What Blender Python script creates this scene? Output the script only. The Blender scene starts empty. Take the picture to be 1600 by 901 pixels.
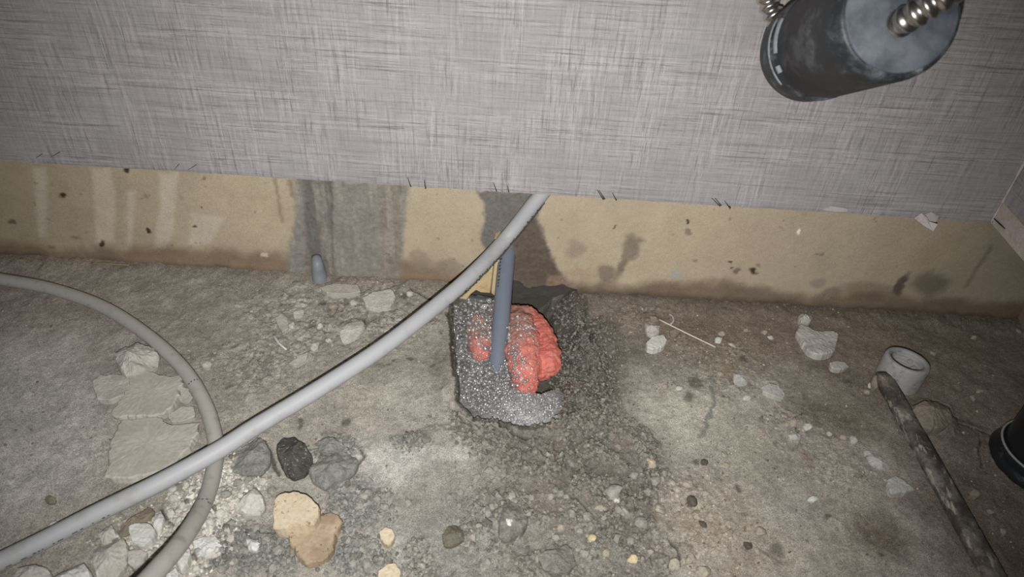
import bpy, bmesh, math, random
import numpy as np
from mathutils import Vector, Matrix, noise as mnoise

random.seed(7)
rng = np.random.default_rng(11)
SC = bpy.context.scene
COL = SC.collection

# ------------------------------------------------------------------ camera
FPX = 1128.0
PITCH = math.radians(38.9)
ROLL = math.radians(3.6)
CAM = np.array([0.0, -0.740, 0.620])
WB = 0.028                      # beige masonry plane (y); papered board face is y = 0
_f = np.array([0, math.cos(PITCH), -math.sin(PITCH)])
_r0 = np.array([1.0, 0, 0]); _u0 = np.array([0, math.sin(PITCH), math.cos(PITCH)])
_R = _r0 * math.cos(ROLL) + _u0 * math.sin(ROLL)
_U = -_r0 * math.sin(ROLL) + _u0 * math.cos(ROLL)

cd = bpy.data.cameras.new('camera')
cd.sensor_width = 36.0
cd.lens = FPX / 1600.0 * 36.0
cd.clip_start = 0.01
cd.dof.use_dof = True
cd.dof.focus_distance = 0.93
cd.dof.aperture_fstop = 9.0
cam = bpy.data.objects.new('camera', cd)
COL.objects.link(cam)
M = Matrix(((_R[0], _U[0], -_f[0], CAM[0]), (_R[1], _U[1], -_f[1], CAM[1]), (_R[2], _U[2], -_f[2], CAM[2]), (0, 0, 0, 1)))
cam.matrix_world = M
SC.camera = cam

# ------------------------------------------------------------------ world, flash, exposure
w = bpy.data.worlds.new('world'); SC.world = w; w.use_nodes = True
w.node_tree.nodes['Background'].inputs[0].default_value = (0.9, 0.92, 1.0, 1)
w.node_tree.nodes['Background'].inputs[1].default_value = 0.035

def ray(px, py):
    return _f + ((px - 800.0) / FPX) * _R - ((py - 450.5) / FPX) * _U

FLASH = CAM - 0.010 * _R - 0.036 * _U
ld = bpy.data.lights.new('phone_flash', 'SPOT')
ld.energy = 36.5
ld.color = (1.0, 0.99, 0.985)
ld.shadow_soft_size = 0.003
ld.spot_size = math.radians(97)
ld.spot_blend = 1.0
flash = bpy.data.objects.new('phone_flash', ld)
COL.objects.link(flash)
flash.location = FLASH
flash.rotation_euler = Vector(ray(760, 410)).to_track_quat('-Z', 'Y').to_euler()

SC.view_settings.view_transform = 'Standard'
SC.view_settings.look = 'None'
SC.view_settings.exposure = 0.0
SC.view_settings.gamma = 1.0
SC.view_settings.use_curve_mapping = False
SC.cycles.transparent_max_bounces = 24

# ------------------------------------------------------------------ pixel -> world helpers
def at(px, py, z=0.0):
    d = ray(px, py); t = (z - CAM[2]) / d[2]
    return CAM + t * d
def aw(px, py, y=WB):
    d = ray(px, py); t = (y - CAM[1]) / d[1]
    return CAM + t * d
def ax(px, py, x):
    d = ray(px, py); t = (x - CAM[0]) / d[0]
    return CAM + t * d
def ad(px, py, depth):
    return CAM + depth * ray(px, py)

def srgb(r, g, b, k=1.0):
    c = np.array([r, g, b], float) / 255.0
    c = np.where(c <= 0.04045, c / 12.92, ((c + 0.055) / 1.055) ** 2.4)
    return np.clip(c * k, 0, 0.95)
def rgba(c): return (float(c[0]), float(c[1]), float(c[2]), 1.0)

# ------------------------------------------------------------------ numpy noise
def _h(ix, iy, seed):
    h = (ix.astype(np.int64) * 374761393 + iy.astype(np.int64) * 668265263 + seed * 974711) & 0xFFFFFFFF
    h = ((h ^ (h >> 13)) * 1274126177) & 0xFFFFFFFF
    h = ((h ^ (h >> 16)) * 2246822519) & 0xFFFFFFFF
    return ((h ^ (h >> 15)) & 0xFFFFFF) / float(0xFFFFFF)
def vnoise(x, y, seed=0):
    ix = np.floor(x); iy = np.floor(y); fx = x - ix; fy = y - iy
    fx = fx * fx * (3 - 2 * fx); fy = fy * fy * (3 - 2 * fy)
    a = _h(ix, iy, seed); b = _h(ix + 1, iy, seed); c = _h(ix, iy + 1, seed); d = _h(ix + 1, iy + 1, seed)
    return a + (b - a) * fx + (c - a) * fy + (a - b - c + d) * fx * fy
def fbm(x, y, f, oct=4, seed=0, gain=0.5):
    s = 0; a = 1.0; t = 0
    for o in range(oct):
        s = s + a * vnoise(x * f + 17.3 * o, y * f - 9.1 * o, seed + o * 31)
        t += a; a *= gain; f *= 2.03
    return s / t            # 0..1
def worley(x, y, f, seed=0):
    X = x * f; Y = y * f
    ix = np.floor(X); iy = np.floor(Y)
    f1 = np.full(X.shape, 9.0); f2 = np.full(X.shape, 9.0); cid = np.zeros(X.shape)
    for dx in (-1, 0, 1):
        for dy in (-1, 0, 1):
            jx = ix + dx; jy = iy + dy
            d = np.hypot(jx + 0.15 + 0.7 * _h(jx, jy, seed) - X, jy + 0.15 + 0.7 * _h(jx, jy, seed + 5) - Y)
            new = d < f1
            f2 = np.where(new, f1, np.minimum(f2, d))
            cid = np.where(new, _h(jx, jy, seed + 9), cid)
            f1 = np.where(new, d, f1)
    return f1, f2, cid
def sstep(a, b, x):
    t = np.clip((x - a) / (b - a), 0, 1)
    return t * t * (3 - 2 * t)
def poly_sd(x, y, pts):
    """signed distance to polygon, negative inside"""
    pts = np.asarray(pts, float)
    d2 = np.full(x.shape, 1e9); inside = np.zeros(x.shape, bool)
    n = len(pts)
    for i in range(n):
        ax_, ay_ = pts[i]; bx_, by_ = pts[(i + 1) % n]
        ex, ey = bx_ - ax_, by_ - ay_
        t = np.clip(((x - ax_) * ex + (y - ay_) * ey) / (ex * ex + ey * ey + 1e-12), 0, 1)
        d2 = np.minimum(d2, (x - ax_ - t * ex) ** 2 + (y - ay_ - t * ey) ** 2)
        c = ((ay_ > y) != (by_ > y)) & (x < (bx_ - ax_) * (y - ay_) / (by_ - ay_ + 1e-12) + ax_)
        inside ^= c
    d = np.sqrt(d2)
    return np.where(inside, -d, d)

# ------------------------------------------------------------------ mesh helpers
def tag(o, label=None, cat=None, group=None, kind=None):
    if label: o['label'] = label
    if cat: o['category'] = cat
    if group: o['group'] = group
    if kind: o['kind'] = kind
    return o
def link(name, me, mat=None, parent=None):
    o = bpy.data.objects.new(name, me); COL.objects.link(o)
    if mat is not None and len(me.materials) == 0:
        for m in (mat if isinstance(mat, (list, tuple)) else [mat]): me.materials.append(m)
    if parent is not None: o.parent = parent
    return o
def np_mesh(name, V, F, cols=None, attrs=None, smooth=True, mat_idx=None):
    """F: (n,k) array, all faces with the same k"""
    me = bpy.data.meshes.new(name)
    V = np.asarray(V, np.float32); F = np.asarray(F, np.int32)
    n, k = F.shape
    me.vertices.add(len(V)); me.vertices.foreach_set('co', V.ravel())
    me.loops.add(n * k); me.loops.foreach_set('vertex_index', F.ravel())
    me.polygons.add(n)
    me.polygons.foreach_set('loop_start', np.arange(0, n * k, k, dtype=np.int32))
    me.polygons.foreach_set('use_smooth', np.full(n, smooth, bool))
    if mat_idx is not None: me.polygons.foreach_set('material_index', np.asarray(mat_idx, np.int32))
    if cols is not None:
        a = me.color_attributes.new('Col', 'FLOAT_COLOR', 'POINT')
        c = np.ones((len(V), 4), np.float32); c[:, :3] = cols
        a.data.foreach_set('color', c.ravel())
    for nm, v in (attrs or {}).items():
        a = me.attributes.new(nm, 'FLOAT', 'POINT'); a.data.foreach_set('value', np.asarray(v, np.float32))
    me.update(calc_edges=True); me.validate()
    return me
def grid_faces(nx, ny):
    i = np.arange(nx * ny).reshape(ny, nx)
    return np.stack([i[:-1, :-1], i[:-1, 1:], i[1:, 1:], i[1:, :-1]], -1).reshape(-1, 4)
def poly_mesh(name, V, F, smooth=False):
    me = bpy.data.meshes.new(name); me.from_pydata([tuple(map(float, v)) for v in V], [], [tuple(int(i) for i in f) for f in F])
    me.update()
    if smooth: me.polygons.foreach_set('use_smooth', [True] * len(me.polygons))
    return me
def bm_mesh(name, bm, smooth=False):
    me = bpy.data.meshes.new(name); bm.normal_update(); bm.to_mesh(me); bm.free()
    me.polygons.foreach_set('use_smooth', [smooth] * len(me.polygons))
    return me
def box_mesh(name, lo, hi, bev=0.0):
    bm = bmesh.new(); bmesh.ops.create_cube(bm, size=1)
    for v in bm.verts:
        v.co = Vector([lo[i] + (v.co[i] + 0.5) * (hi[i] - lo[i]) for i in range(3)])
    if bev: bmesh.ops.bevel(bm, geom=bm.edges[:], offset=bev, segments=2, affect='EDGES')
    return bm_mesh(name, bm)

def catmull(P, step=0.006):
    P = [np.asarray(p, float) for p in P]
    P = [2 * P[0] - P[1]] + P + [2 * P[-1] - P[-2]]
    out = []
    for i in range(1, len(P) - 2):
        p0, p1, p2, p3 = P[i - 1:i + 3]
        n = max(2, int(np.linalg.norm(p2 - p1) / step))
        for k in range(n):
            t = k / n
            out.append(0.5 * ((2 * p1) + (-p0 + p2) * t + (2 * p0 - 5 * p1 + 4 * p2 - p3) * t * t + (-p0 + 3 * p1 - 3 * p2 + p3) * t ** 3))
    out.append(P[-2])
    return np.array(out)
def frames(C):
    T = np.gradient(C, axis=0); T /= np.linalg.norm(T, axis=1)[:, None]
    n = np.cross(T[0], [0, 0, 1.0])
    if np.linalg.norm(n) < 1e-3: n = np.cross(T[0], [0, 1.0, 0])
    n /= np.linalg.norm(n); N = []
    for t in T:
        n = n - t * np.dot(n, t); n /= np.linalg.norm(n); N.append(n.copy())
    N = np.array(N); B = np.cross(T, N)
    return T, N, B
def tube_mesh(name, C, r, sides=20, hollow=None, smooth=True):
    """r: scalar or per-point array; hollow: inner radius factor at the open ends, else capped"""
    T, N, B = frames(C)
    r = np.broadcast_to(np.asarray(r, float), (len(C),))
    a = np.linspace(0, 2 * math.pi, sides, endpoint=False)
    ring = np.cos(a)[None, :, None] * N[:, None, :] + np.sin(a)[None, :, None] * B[:, None, :]
    V = (C[:, None, :] + ring * r[:, None, None]).reshape(-1, 3)
    F = []
    m = len(C)
    for i in range(m - 1):
        for j in range(sides):
            k = (j + 1) % sides
            F.append((i * sides + j, i * sides + k, (i + 1) * sides + k, (i + 1) * sides + j))
    V = list(V)
    if hollow is None:
        F.append(tuple(range(sides))[::-1]); F.append(tuple((m - 1) * sides + j for j in range(sides)))
    else:
        for end, flip in ((0, True), (m - 1, False)):
            base = len(V); deep = len(V) + sides
            inward = T[end] * (0.02 if end == 0 else -0.02)
            for j in range(sides): V.append(C[end] + ring[end, j] * r[end] * hollow)
            for j in range(sides): V.append(C[end] + inward + ring[end, j] * r[end] * hollow)
            for j in range(sides):
                k = (j + 1) % sides
                q = (end * sides + j, end * sides + k, base + k, base + j)
                F.append(q[::-1] if flip else q)
                q = (base + j, base + k, deep + k, deep + j)
                F.append(q[::-1] if flip else q)
            cap = tuple(deep + j for j in range(sides))
            F.append(cap[::-1] if flip else cap)
    return poly_mesh(name, V, F, smooth)
def lathe_mesh(name, prof, sides=40, smooth=True):
    """prof: list of (r, z) from bottom to top; r = 0 closes"""
    V, F = [], []; rings = []
    for r, z in prof:
        if r <= 1e-6: rings.append([len(V)]); V.append((0, 0, z))
        else:
            rings.append(list(range(len(V), len(V) + sides)))
            for j in range(sides):
                t = 2 * math.pi * j / sides; V.append((r * math.cos(t), r * math.sin(t), z))
    for a, b in zip(rings[:-1], rings[1:]):
        for j in range(sides):
            k = (j + 1) % sides
            if len(a) == 1 and len(b) == 1: continue
            if len(a) == 1: F.append((a[0], b[k], b[j]))
            elif len(b) == 1: F.append((a[j], a[k], b[0]))
            else: F.append((a[j], a[k], b[k], b[j]))
    return poly_mesh(name, V, F, smooth)

# ------------------------------------------------------------------ materials
class NT:
    def __init__(self, name):
        self.m = bpy.data.materials.new(name); self.m.use_nodes = True
        self.t = self.m.node_tree; self.n = self.t.nodes; self.l = self.t.links
        self.b = self.n['Principled BSDF']; self.out = self.n['Material Output']
    def node(self, ty, **kw):
        x = self.n.new(ty)
        for k, v in kw.items(): setattr(x, k, v)
        return x
    def set(self, x, i, v):
        if hasattr(v, 'is_output'): self.l.new(v, x.inputs[i])
        else: x.inputs[i].default_value = v
    def coord(self, scale=(1, 1, 1), kind='Object', rot=(0, 0, 0)):
        tc = self.node('ShaderNodeTexCoord'); mp = self.node('ShaderNodeMapping')
        mp.inputs['Scale'].default_value = scale; mp.inputs['Rotation'].default_value = rot
        self.l.new(tc.outputs[kind], mp.inputs[0]); return mp.outputs[0]
    def noise(self, vec, scale, detail=3, rough=0.5):
        x = self.node('ShaderNodeTexNoise'); self.l.new(vec, x.inputs['Vector'])
        x.inputs['Scale'].default_value = scale; x.inputs['Detail'].default_value = detail; x.inputs['Roughness'].default_value = rough
        return x.outputs[0]
    def ramp(self, fac, a, b, lo=0.0, hi=1.0):
        x = self.node('ShaderNodeMapRange'); x.interpolation_type = 'SMOOTHSTEP'
        self.l.new(fac, x.inputs[0]); x.inputs[1].default_value = a; x.inputs[2].default_value = b
        x.inputs[3].default_value = lo; x.inputs[4].default_value = hi
        return x.outputs[0]
    def mix(self, fac, a, b, mode='MIX'):
        x = self.node('ShaderNodeMix', data_type='RGBA', blend_type=mode)
        self.set(x, 0, fac)
        for i, v in ((6, a), (7, b)):
            self.set(x, i, v if hasattr(v, 'is_output') else (rgba(v) if len(v) == 3 else v))
        return x.outputs[2]
    def math(self, op, a, b=0.0):
        x = self.node('ShaderNodeMath', operation=op); self.set(x, 0, a); self.set(x, 1, b); return x.outputs[0]
    def attr(self, name, out='Color'):
        x = self.node('ShaderNodeAttribute', attribute_name=name); return x.outputs[out]
    def bump(self, h, dist, strength=1.0, prev=None):
        x = self.node('ShaderNodeBump'); self.l.new(h, x.inputs['Height'])
        x.inputs['Distance'].default_value = dist; x.inputs['Strength'].default_value = strength
        if prev: self.l.new(prev, x.inputs['Normal'])
        return x.outputs[0]
    def done(self, base=None, rough=0.8, normal=None, metal=0.0, spec=0.3):
        b = self.b
        if base is not None: self.set(b, 'Base Color', base if hasattr(base, 'is_output') else rgba(base))
        self.set(b, 'Roughness', rough); self.set(b, 'Metallic', metal); self.set(b, 'Specular IOR Level', spec)
        if normal is not None: self.l.new(normal, b.inputs['Normal'])
        return self.m

def stone_mat(name, c1, c2, scale=60, rough=0.9, bump=0.0012, speck=None, spec=0.2):
    t = NT(name); v = t.coord()
    base = t.mix(t.ramp(t.noise(v, scale, 5, 0.65), 0.35, 0.65), c1, c2)
    base = t.mix(t.ramp(t.noise(v, scale * 7, 3, 0.6), 0.3, 0.7, 0.0, 0.4), base, np.array(c1) * 0.55)
    if speck is not None: base = t.mix(t.ramp(t.noise(v, scale * 5, 2, 0.6), 0.62, 0.7, 0.0, 0.85), base, speck)
    n = t.bump(t.noise(v, scale * 4, 6, 0.7), bump, 1.0)
    return t.done(base, rough, n, spec=spec)
def plain_mat(name, c, rough=0.5, metal=0.0, spec=0.3, dirt=None, dscale=80, amt=0.5, bump=0.0):
    t = NT(name); v = t.coord()
    base = t.mix(t.ramp(t.noise(v, dscale, 5, 0.65), 0.5, 0.72, 0.0, amt), c, dirt if dirt is not None else np.array(c) * 0.7)
    n = t.bump(t.noise(v, dscale * 3, 4, 0.6), bump, 1.0) if bump else None
    return t.done(base, rough, n, metal, spec)
def vcol_mat(name, rough=0.92, wet=True, fine=900, bump=0.0010, spec=0.25, amt=0.5):
    t = NT(name); v = t.coord()
    c = t.attr('Col')
    g = t.ramp(t.noise(v, fine, 3, 0.7), 0.3, 0.7, 1 - amt, 1 + amt * 0.7)
    cc = t.node('ShaderNodeCombineColor'); [t.l.new(g, cc.inputs[i]) for i in range(3)]
    base = t.mix(1.0, c, cc.outputs[0], 'MULTIPLY')
    n = t.bump(t.noise(v, fine * 0.45, 4, 0.75), bump, 1.0)
    r = t.ramp(t.attr('wet', 'Fac'), 0.0, 1.0, rough, 0.42) if wet else rough
    return t.done(base, r, n, spec=spec)

def weave_mat(name, horiz, vert=2):
    """printed linen weave: horiz = axis index of the threads' run across the wall, vert = up axis"""
    t = NT(name)
    tc = t.node('ShaderNodeTexCoord'); sp = t.node('ShaderNodeSeparateXYZ'); t.l.new(tc.outputs['Object'], sp.inputs[0])
    a, b = sp.outputs[horiz], sp.outputs[vert]
    def vec(fa, fb, off):
        c = t.node('ShaderNodeCombineXYZ')
        t.l.new(t.math('MULTIPLY', a, fa), c.inputs[0]); t.l.new(t.math('MULTIPLY', b, fb), c.inputs[1]); c.inputs[2].default_value = off
        return c.outputs[0]
    base = t.mix(t.ramp(t.noise(vec(9, 9, 0), 1, 3), 0.3, 0.7), srgb(150, 145, 144), srgb(158, 154, 156))
    lv = t.ramp(t.noise(vec(250, 14, 1), 1, 5, 0.85), 0.42, 0.62)
    lh = t.ramp(t.noise(vec(11, 270, 2), 1, 5, 0.85), 0.42, 0.62)
    dv = t.ramp(t.noise(vec(300, 14, 5), 1, 5, 0.85), 0.50, 0.66)
    dh = t.ramp(t.noise(vec(9, 340, 7), 1, 5, 0.85), 0.50, 0.66)
    pv = t.ramp(t.noise(vec(26, 8, 3), 1, 3), 0.38, 0.62, 0.3, 1.0)
    ph = t.ramp(t.noise(vec(8, 26, 4), 1, 3), 0.38, 0.62, 0.3, 1.0)
    c = t.mix(t.math('MULTIPLY', t.math('MULTIPLY', lv, pv), 0.62), base, srgb(190, 185, 184))
    c = t.mix(t.math('MULTIPLY', t.math('MULTIPLY', lh, ph), 0.62), c, srgb(190, 185, 184))
    c = t.mix(t.math('MULTIPLY', t.math('MULTIPLY', dv, pv), 0.72), c, srgb(104, 100, 99))
    c = t.mix(t.math('MULTIPLY', t.math('MULTIPLY', dh, ph), 0.80), c, srgb(100, 97, 96))
    h = t.math('ADD', t.math('SUBTRACT', lv, dv), t.math('SUBTRACT', lh, dh))
    n = t.bump(h, 0.0002, 0.6)
    return t.done(c, 0.75, n, spec=0.25)

M_floor = vcol_mat('dirty_concrete')
M_wall = vcol_mat('painted_masonry', rough=0.7, fine=700, bump=0.0003, amt=0.14)
M_weave = weave_mat('linen_paper', 0)
M_weave_r = weave_mat('linen_paper_side', 1)
M_board = stone_mat('bare_plasterboard', srgb(206, 192, 186), srgb(186, 172, 164), 40, 0.9, 0.0006)
M_paper = plain_mat('torn_paper', srgb(190, 183, 180), 0.85, dirt=srgb(140, 135, 133), dscale=120)
M_slit = plain_mat('cut_gap', srgb(62, 60, 58), 0.9)
M_pipe = plain_mat('pale_grey_plastic', srgb(168, 169, 170), 0.5, spec=0.25, dirt=srgb(140, 136, 128), dscale=55, amt=0.35)
M_pipe2 = plain_mat('dusty_grey_plastic', srgb(172, 169, 161), 0.5, spec=0.3, dirt=srgb(122, 116, 104), dscale=60, amt=0.5)
M_pvc = plain_mat('blue_grey_plastic', srgb(112, 119, 131), 0.35, spec=0.45, dirt=srgb(128, 128, 126), dscale=70, amt=0.35)
M_stub = plain_mat('weathered_grey_plastic', srgb(128, 131, 137), 0.5, spec=0.4, dirt=srgb(150, 148, 142), dscale=70, amt=0.5)
M_ink = plain_mat('black_ink', srgb(70, 70, 74), 0.6)
M_mortar = stone_mat('stuck_mortar', srgb(96, 94, 92), srgb(66, 64, 62), 200, 0.95)

# ------------------------------------------------------------------ floor
def axis(*segs):
    out = []
    for a, b, s in segs: out.append(np.arange(a, b, s))
    return np.concatenate(out + [[segs[-1][1]]])
XS = axis((-1.5, -0.74, 0.02), (-0.74, 0.76, 0.00140), (0.76, 0.94, 0.02))
YS = axis((-1.5, -0.49, 0.02), (-0.49, 0.075, 0.00140))
GX, GY = np.meshgrid(XS, YS)

WX = GX + 0.022 * (fbm(GX, GY, 28, 3, 3) - 0.5) + 0.008 * (fbm(GX, GY, 120, 3, 4) - 0.5)
WY = GY + 0.022 * (fbm(GX, GY, 28, 3, 13) - 0.5) + 0.008 * (fbm(GX, GY, 120, 3, 14) - 0.5)
def blob(px, py, rx, ry, hard=0.0, rot=0.0):
    """soft ellipse patch on the floor, centred where the pixel meets it; 1 in the middle"""
    c = at(px, py); a = np.linalg.norm(at(px + rx, py) - at(px - rx, py)) / 2; b = np.linalg.norm(at(px, py + ry) - at(px, py - ry)) / 2
    x = WX - c[0]; y = WY - c[1]
    if rot: x, y = x * math.cos(rot) + y * math.sin(rot), -x * math.sin(rot) + y * math.cos(rot)
    d = np.sqrt((x / a) ** 2 + (y / b) ** 2)
    return 1 - sstep(hard, 1.25, d)
def pgon(pts, feather, warp=True):
    P = [at(*p)[:2] for p in pts]
    return 1 - sstep(-feather, feather, poly_sd(WX if warp else GX, WY if warp else GY, P))

n_lo = fbm(GX, GY, 5, 4, 21); n_md = fbm(GX, GY, 45, 5, 22); n_hi = fbm(GX, GY, 240, 4, 23, 0.65); n_gr = fbm(GX, GY, 70, 5, 91, 0.6)
trail = pgon([(720, 690), (700, 640), (760, 655), (850, 670), (900, 560), (900, 470), (955, 540), (965, 640), (1010, 680), (1040, 740), (1010, 800), (1040, 870), (1040, 960), (620, 960), (640, 860), (700, 800), (790, 740)], 0.012)
clump = np.maximum.reduce([blob(560, 790, 55, 45, 0.3), blob(400, 860, 80, 40, 0.3), blob(560, 870, 60, 45, 0.3), blob(640, 690, 30, 20, 0.2), blob(520, 700, 40, 30, 0.2)])
trail_smooth = np.maximum.reduce([blob(950, 728, 40, 14, 0.2), blob(860, 790, 50, 26, 0.2), blob(1000, 850, 40, 20, 0.2), blob(890, 835, 40, 20, 0.2), blob(680, 790, 75, 50, 0.4), blob(740, 880, 100, 45, 0.4), blob(690, 740, 60, 40, 0.3), blob(840, 840, 50, 24, 0.3), blob(950, 890, 60, 22, 0.3), blob(830, 760, 50, 26, 0.2)])
gravel = np.clip(np.maximum(trail * (1 - 0.9 * trail_smooth), clump) , 0, 1) * sstep(0.40, 0.52, 0.35 * n_md + 0.65 * n_gr)
rubble_w = np.maximum.reduce([blob(330, 800, 70, 110, 0.4, 0.0), blob(260, 850, 110, 50, 0.3)])
chips = np.maximum.reduce([blob(540, 490, 190, 60, 0.35), blob(420, 560, 110, 60, 0.2), blob(560, 460, 120, 30, 0.3)])
rough_r = np.maximum.reduce([blob(1120, 560, 110, 70, 0.2), blob(1080, 800, 110, 130, 0.2), blob(1230, 660, 90, 60, 0.1), blob(1290, 720, 90, 50, 0.1), blob(1000, 490, 80, 22, 0.2)])
smooth_l = pgon([(-200, 520), (130, 520), (180, 640), (150, 750), (60, 800), (-200, 900)], 0.04)

f1a, f2a, ida = worley(WX, WY, 75, 41)
f1b, f2b, idb = worley(GX, GY, 190, 42)
f1c, f2c, idc = worley(GX, GY, 330, 43)

Z = 0.007 * (n_lo - 0.5) + 0.0035 * (n_md - 0.5) + 0.0012 * (n_hi - 0.5) * (1 - 0.7 * smooth_l)
plate = sstep(0.04, 0.18, f2a - f1a)
Z += chips * (0.0035 * (ida - 0.4) * plate - 0.0015 * (1 - plate) * sstep(0.4, 0.8, ida))
Z += (gravel * 0.0048 + rough_r * 0.0008 + chips * 0.0008 + rubble_w * 0.004) * (1 - sstep(0.1, 0.75, f1b)) * (0.3 + idb)
Z += (gravel * 0.0028 + rough_r * 0.0010 + chips * 0.0008 + rubble_w * 0.0015) * (1 - sstep(0.1, 0.7, f1c)) * (0.2 + idc)
Z += gravel * 0.006 * (n_gr - 0.35)
Z += rubble_w * 0.010 * (n_md - 0.3)

# the hole by the wall
hole = [at(*p)[:2] for p in [(706, 455), (704, 520), (712, 590), (716, 628), (738, 646), (785, 664), (850, 668), (893, 640), (905, 580), (915, 520), (912, 470), (905, 430), (715, 430)]]
hole_in = [at(*p)[:2] for p in [(716, 450), (716, 520), (722, 590), (728, 620), (745, 636), (790, 652), (830, 640), (845, 600), (850, 560), (848, 500), (845, 440), (720, 430)]]
sd_in = poly_sd(GX + 0.5 * (WX - GX), GY + 0.5 * (WY - GY), hole_in); sd_out = poly_sd(GX + 0.5 * (WX - GX), GY + 0.5 * (WY - GY), hole)
basin = np.clip(sd_out / np.minimum(sd_out - sd_in, -1e-4), 0, 1)
basin = np.where(sd_in < 0, 1.0, basin) * (sd_out < 0)
Z -= 0.052 * sstep(0, 1, basin) ** 0.8
slope_r = blob(925, 560, 70, 110, 0.3) * (1 - basin)
Z -= 0.010 * slope_r
# low dirt bank along the foot of the wall
foot = sstep(WB - 0.035, WB + 0.004, GY + 0.02 * (n_md - 0.5)) * (1 - sstep(0.02, -0.02, sd_out))
Z += 0.006 * foot
# shallow chips and gouges on the right
for (px, py, rx, ry, d) in ((1380, 830, 50, 36, 0.004), (1330, 660, 60, 25, 0.003), (1215, 865, 20, 14, 0.004), (928, 500, 16, 45, 0.006), (925, 590, 14, 40, 0.004)):
    Z -= d * blob(px, py, rx, ry, 0.2)
# ridge of dried mortar and embedded lump
for (px, py, rx, ry, d) in ((1455, 650, 36, 26, 0.010), (1500, 690, 50, 30, 0.004), (940, 520, 30, 30, 0.006), (700, 600, 18, 60, 0.004), (640, 600, 70, 40, 0.003), (1100, 650, 120, 60, 0.003), (700, 690, 60, 24, 0.006)):
    Z += d * blob(px, py, rx, ry, 0.45)

cpl = at(1402, 592)
Z -= 0.032 * (1 - sstep(0.020, 0.0225, np.hypot(GX - cpl[0], GY - cpl[1] - 0.001)))
# --- surface colours, with some shade painted in
def lay(C, mask, col, k=1.0):
    m = np.clip(mask * k, 0, 1)[..., None]
    return C * (1 - m) + np.asarray(col) * m
C = np.zeros(GX.shape + (3,)) + srgb(139, 132, 119)
C = lay(C, smooth_l, srgb(165, 161, 150))
C = lay(C, blob(130, 480, 200, 45, 0.2), srgb(150, 139, 125), 0.9)
C = lay(C, blob(180, 540, 60, 50, 0.1), srgb(156, 147, 134), 0.7)
C = lay(C, chips, srgb(143, 136, 123), 0.8)
C = lay(C, blob(560, 640, 180, 60, 0.2), srgb(150, 141, 126), 0.8)
C = lay(C, blob(620, 720, 120, 50, 0.2), srgb(160, 158, 148), 0.9)
C = lay(C, blob(640, 600, 60, 60, 0.1), srgb(150, 147, 134), 0.6)
C = lay(C, blob(690, 560, 16, 90, 0.3), srgb(118, 114, 100), 0.6)
C = lay(C, blob(1280, 520, 480, 55, 0.4), srgb(116, 102, 86), 1.0)
C = lay(C, blob(1500, 620, 260, 100, 0.4), srgb(116, 103, 88), 0.9)
C = lay(C, blob(1540, 800, 130, 140, 0.3), srgb(98, 87, 74), 0.9)
C = lay(C, blob(1100, 650, 130, 75, 0.25), srgb(160, 153, 136), 0.9)
C = lay(C, blob(1130, 560, 130, 40, 0.2), srgb(126, 114, 97), 0.7)
C = lay(C, blob(1180, 820, 200, 120, 0.3), srgb(140, 129, 113), 0.8)
C = lay(C, blob(1240, 800, 60, 50, 0.1), srgb(138, 136, 128), 0.5)
C = lay(C, blob(1190, 720, 60, 60, 0.1), srgb(148, 143, 124), 0.6)
C = lay(C, blob(1300, 645, 75, 35, 0.1, -0.4), srgb(100, 96, 70), 0.75)
C = lay(C, blob(1380, 830, 55, 36, 0.2, -0.5), srgb(98, 84, 69), 0.85)
C = lay(C, blob(1500, 690, 60, 40, 0.2), srgb(100, 88, 76), 0.6)
C = lay(C, blob(1310, 575, 70, 22, 0.1, -0.5), srgb(92, 80, 66), 0.5)
C = lay(C, blob(990, 550, 55, 30, 0.1), srgb(104, 95, 76), 0.7)
C = lay(C, rubble_w, srgb(172, 167, 153), 0.85)
C = lay(C, blob(120, 830, 130, 45, 0.2), srgb(148, 140, 126), 0.6)
C = lay(C, trail, srgb(110, 107, 97), 0.95)
C = lay(C, blob(690, 840, 110, 110, 0.4), srgb(124, 122, 114), 0.9)
C = lay(C, trail_smooth, srgb(112, 105, 94), 0.5)
C = lay(C, clump, srgb(112, 111, 105), 0.9)
C = lay(C, blob(880, 730, 130, 90, 0.3), srgb(98, 91, 79), 0.75)
C = lay(C, blob(980, 800, 60, 70, 0.3), srgb(102, 93, 80), 0.6)
C = lay(C, blob(660, 690, 90, 24, 0.2), srgb(116, 113, 104), 0.6)
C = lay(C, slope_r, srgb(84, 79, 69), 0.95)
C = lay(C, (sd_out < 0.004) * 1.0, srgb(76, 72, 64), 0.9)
C = lay(C, blob(655, 655, 50, 26, 0.1), srgb(124, 121, 112), 0.7)
# dark soil line with shade at the wall foot, drawn into the soil colour
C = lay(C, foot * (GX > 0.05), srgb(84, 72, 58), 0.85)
C = lay(C, foot * (GX <= 0.05), srgb(112, 97, 78), 0.7)
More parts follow.
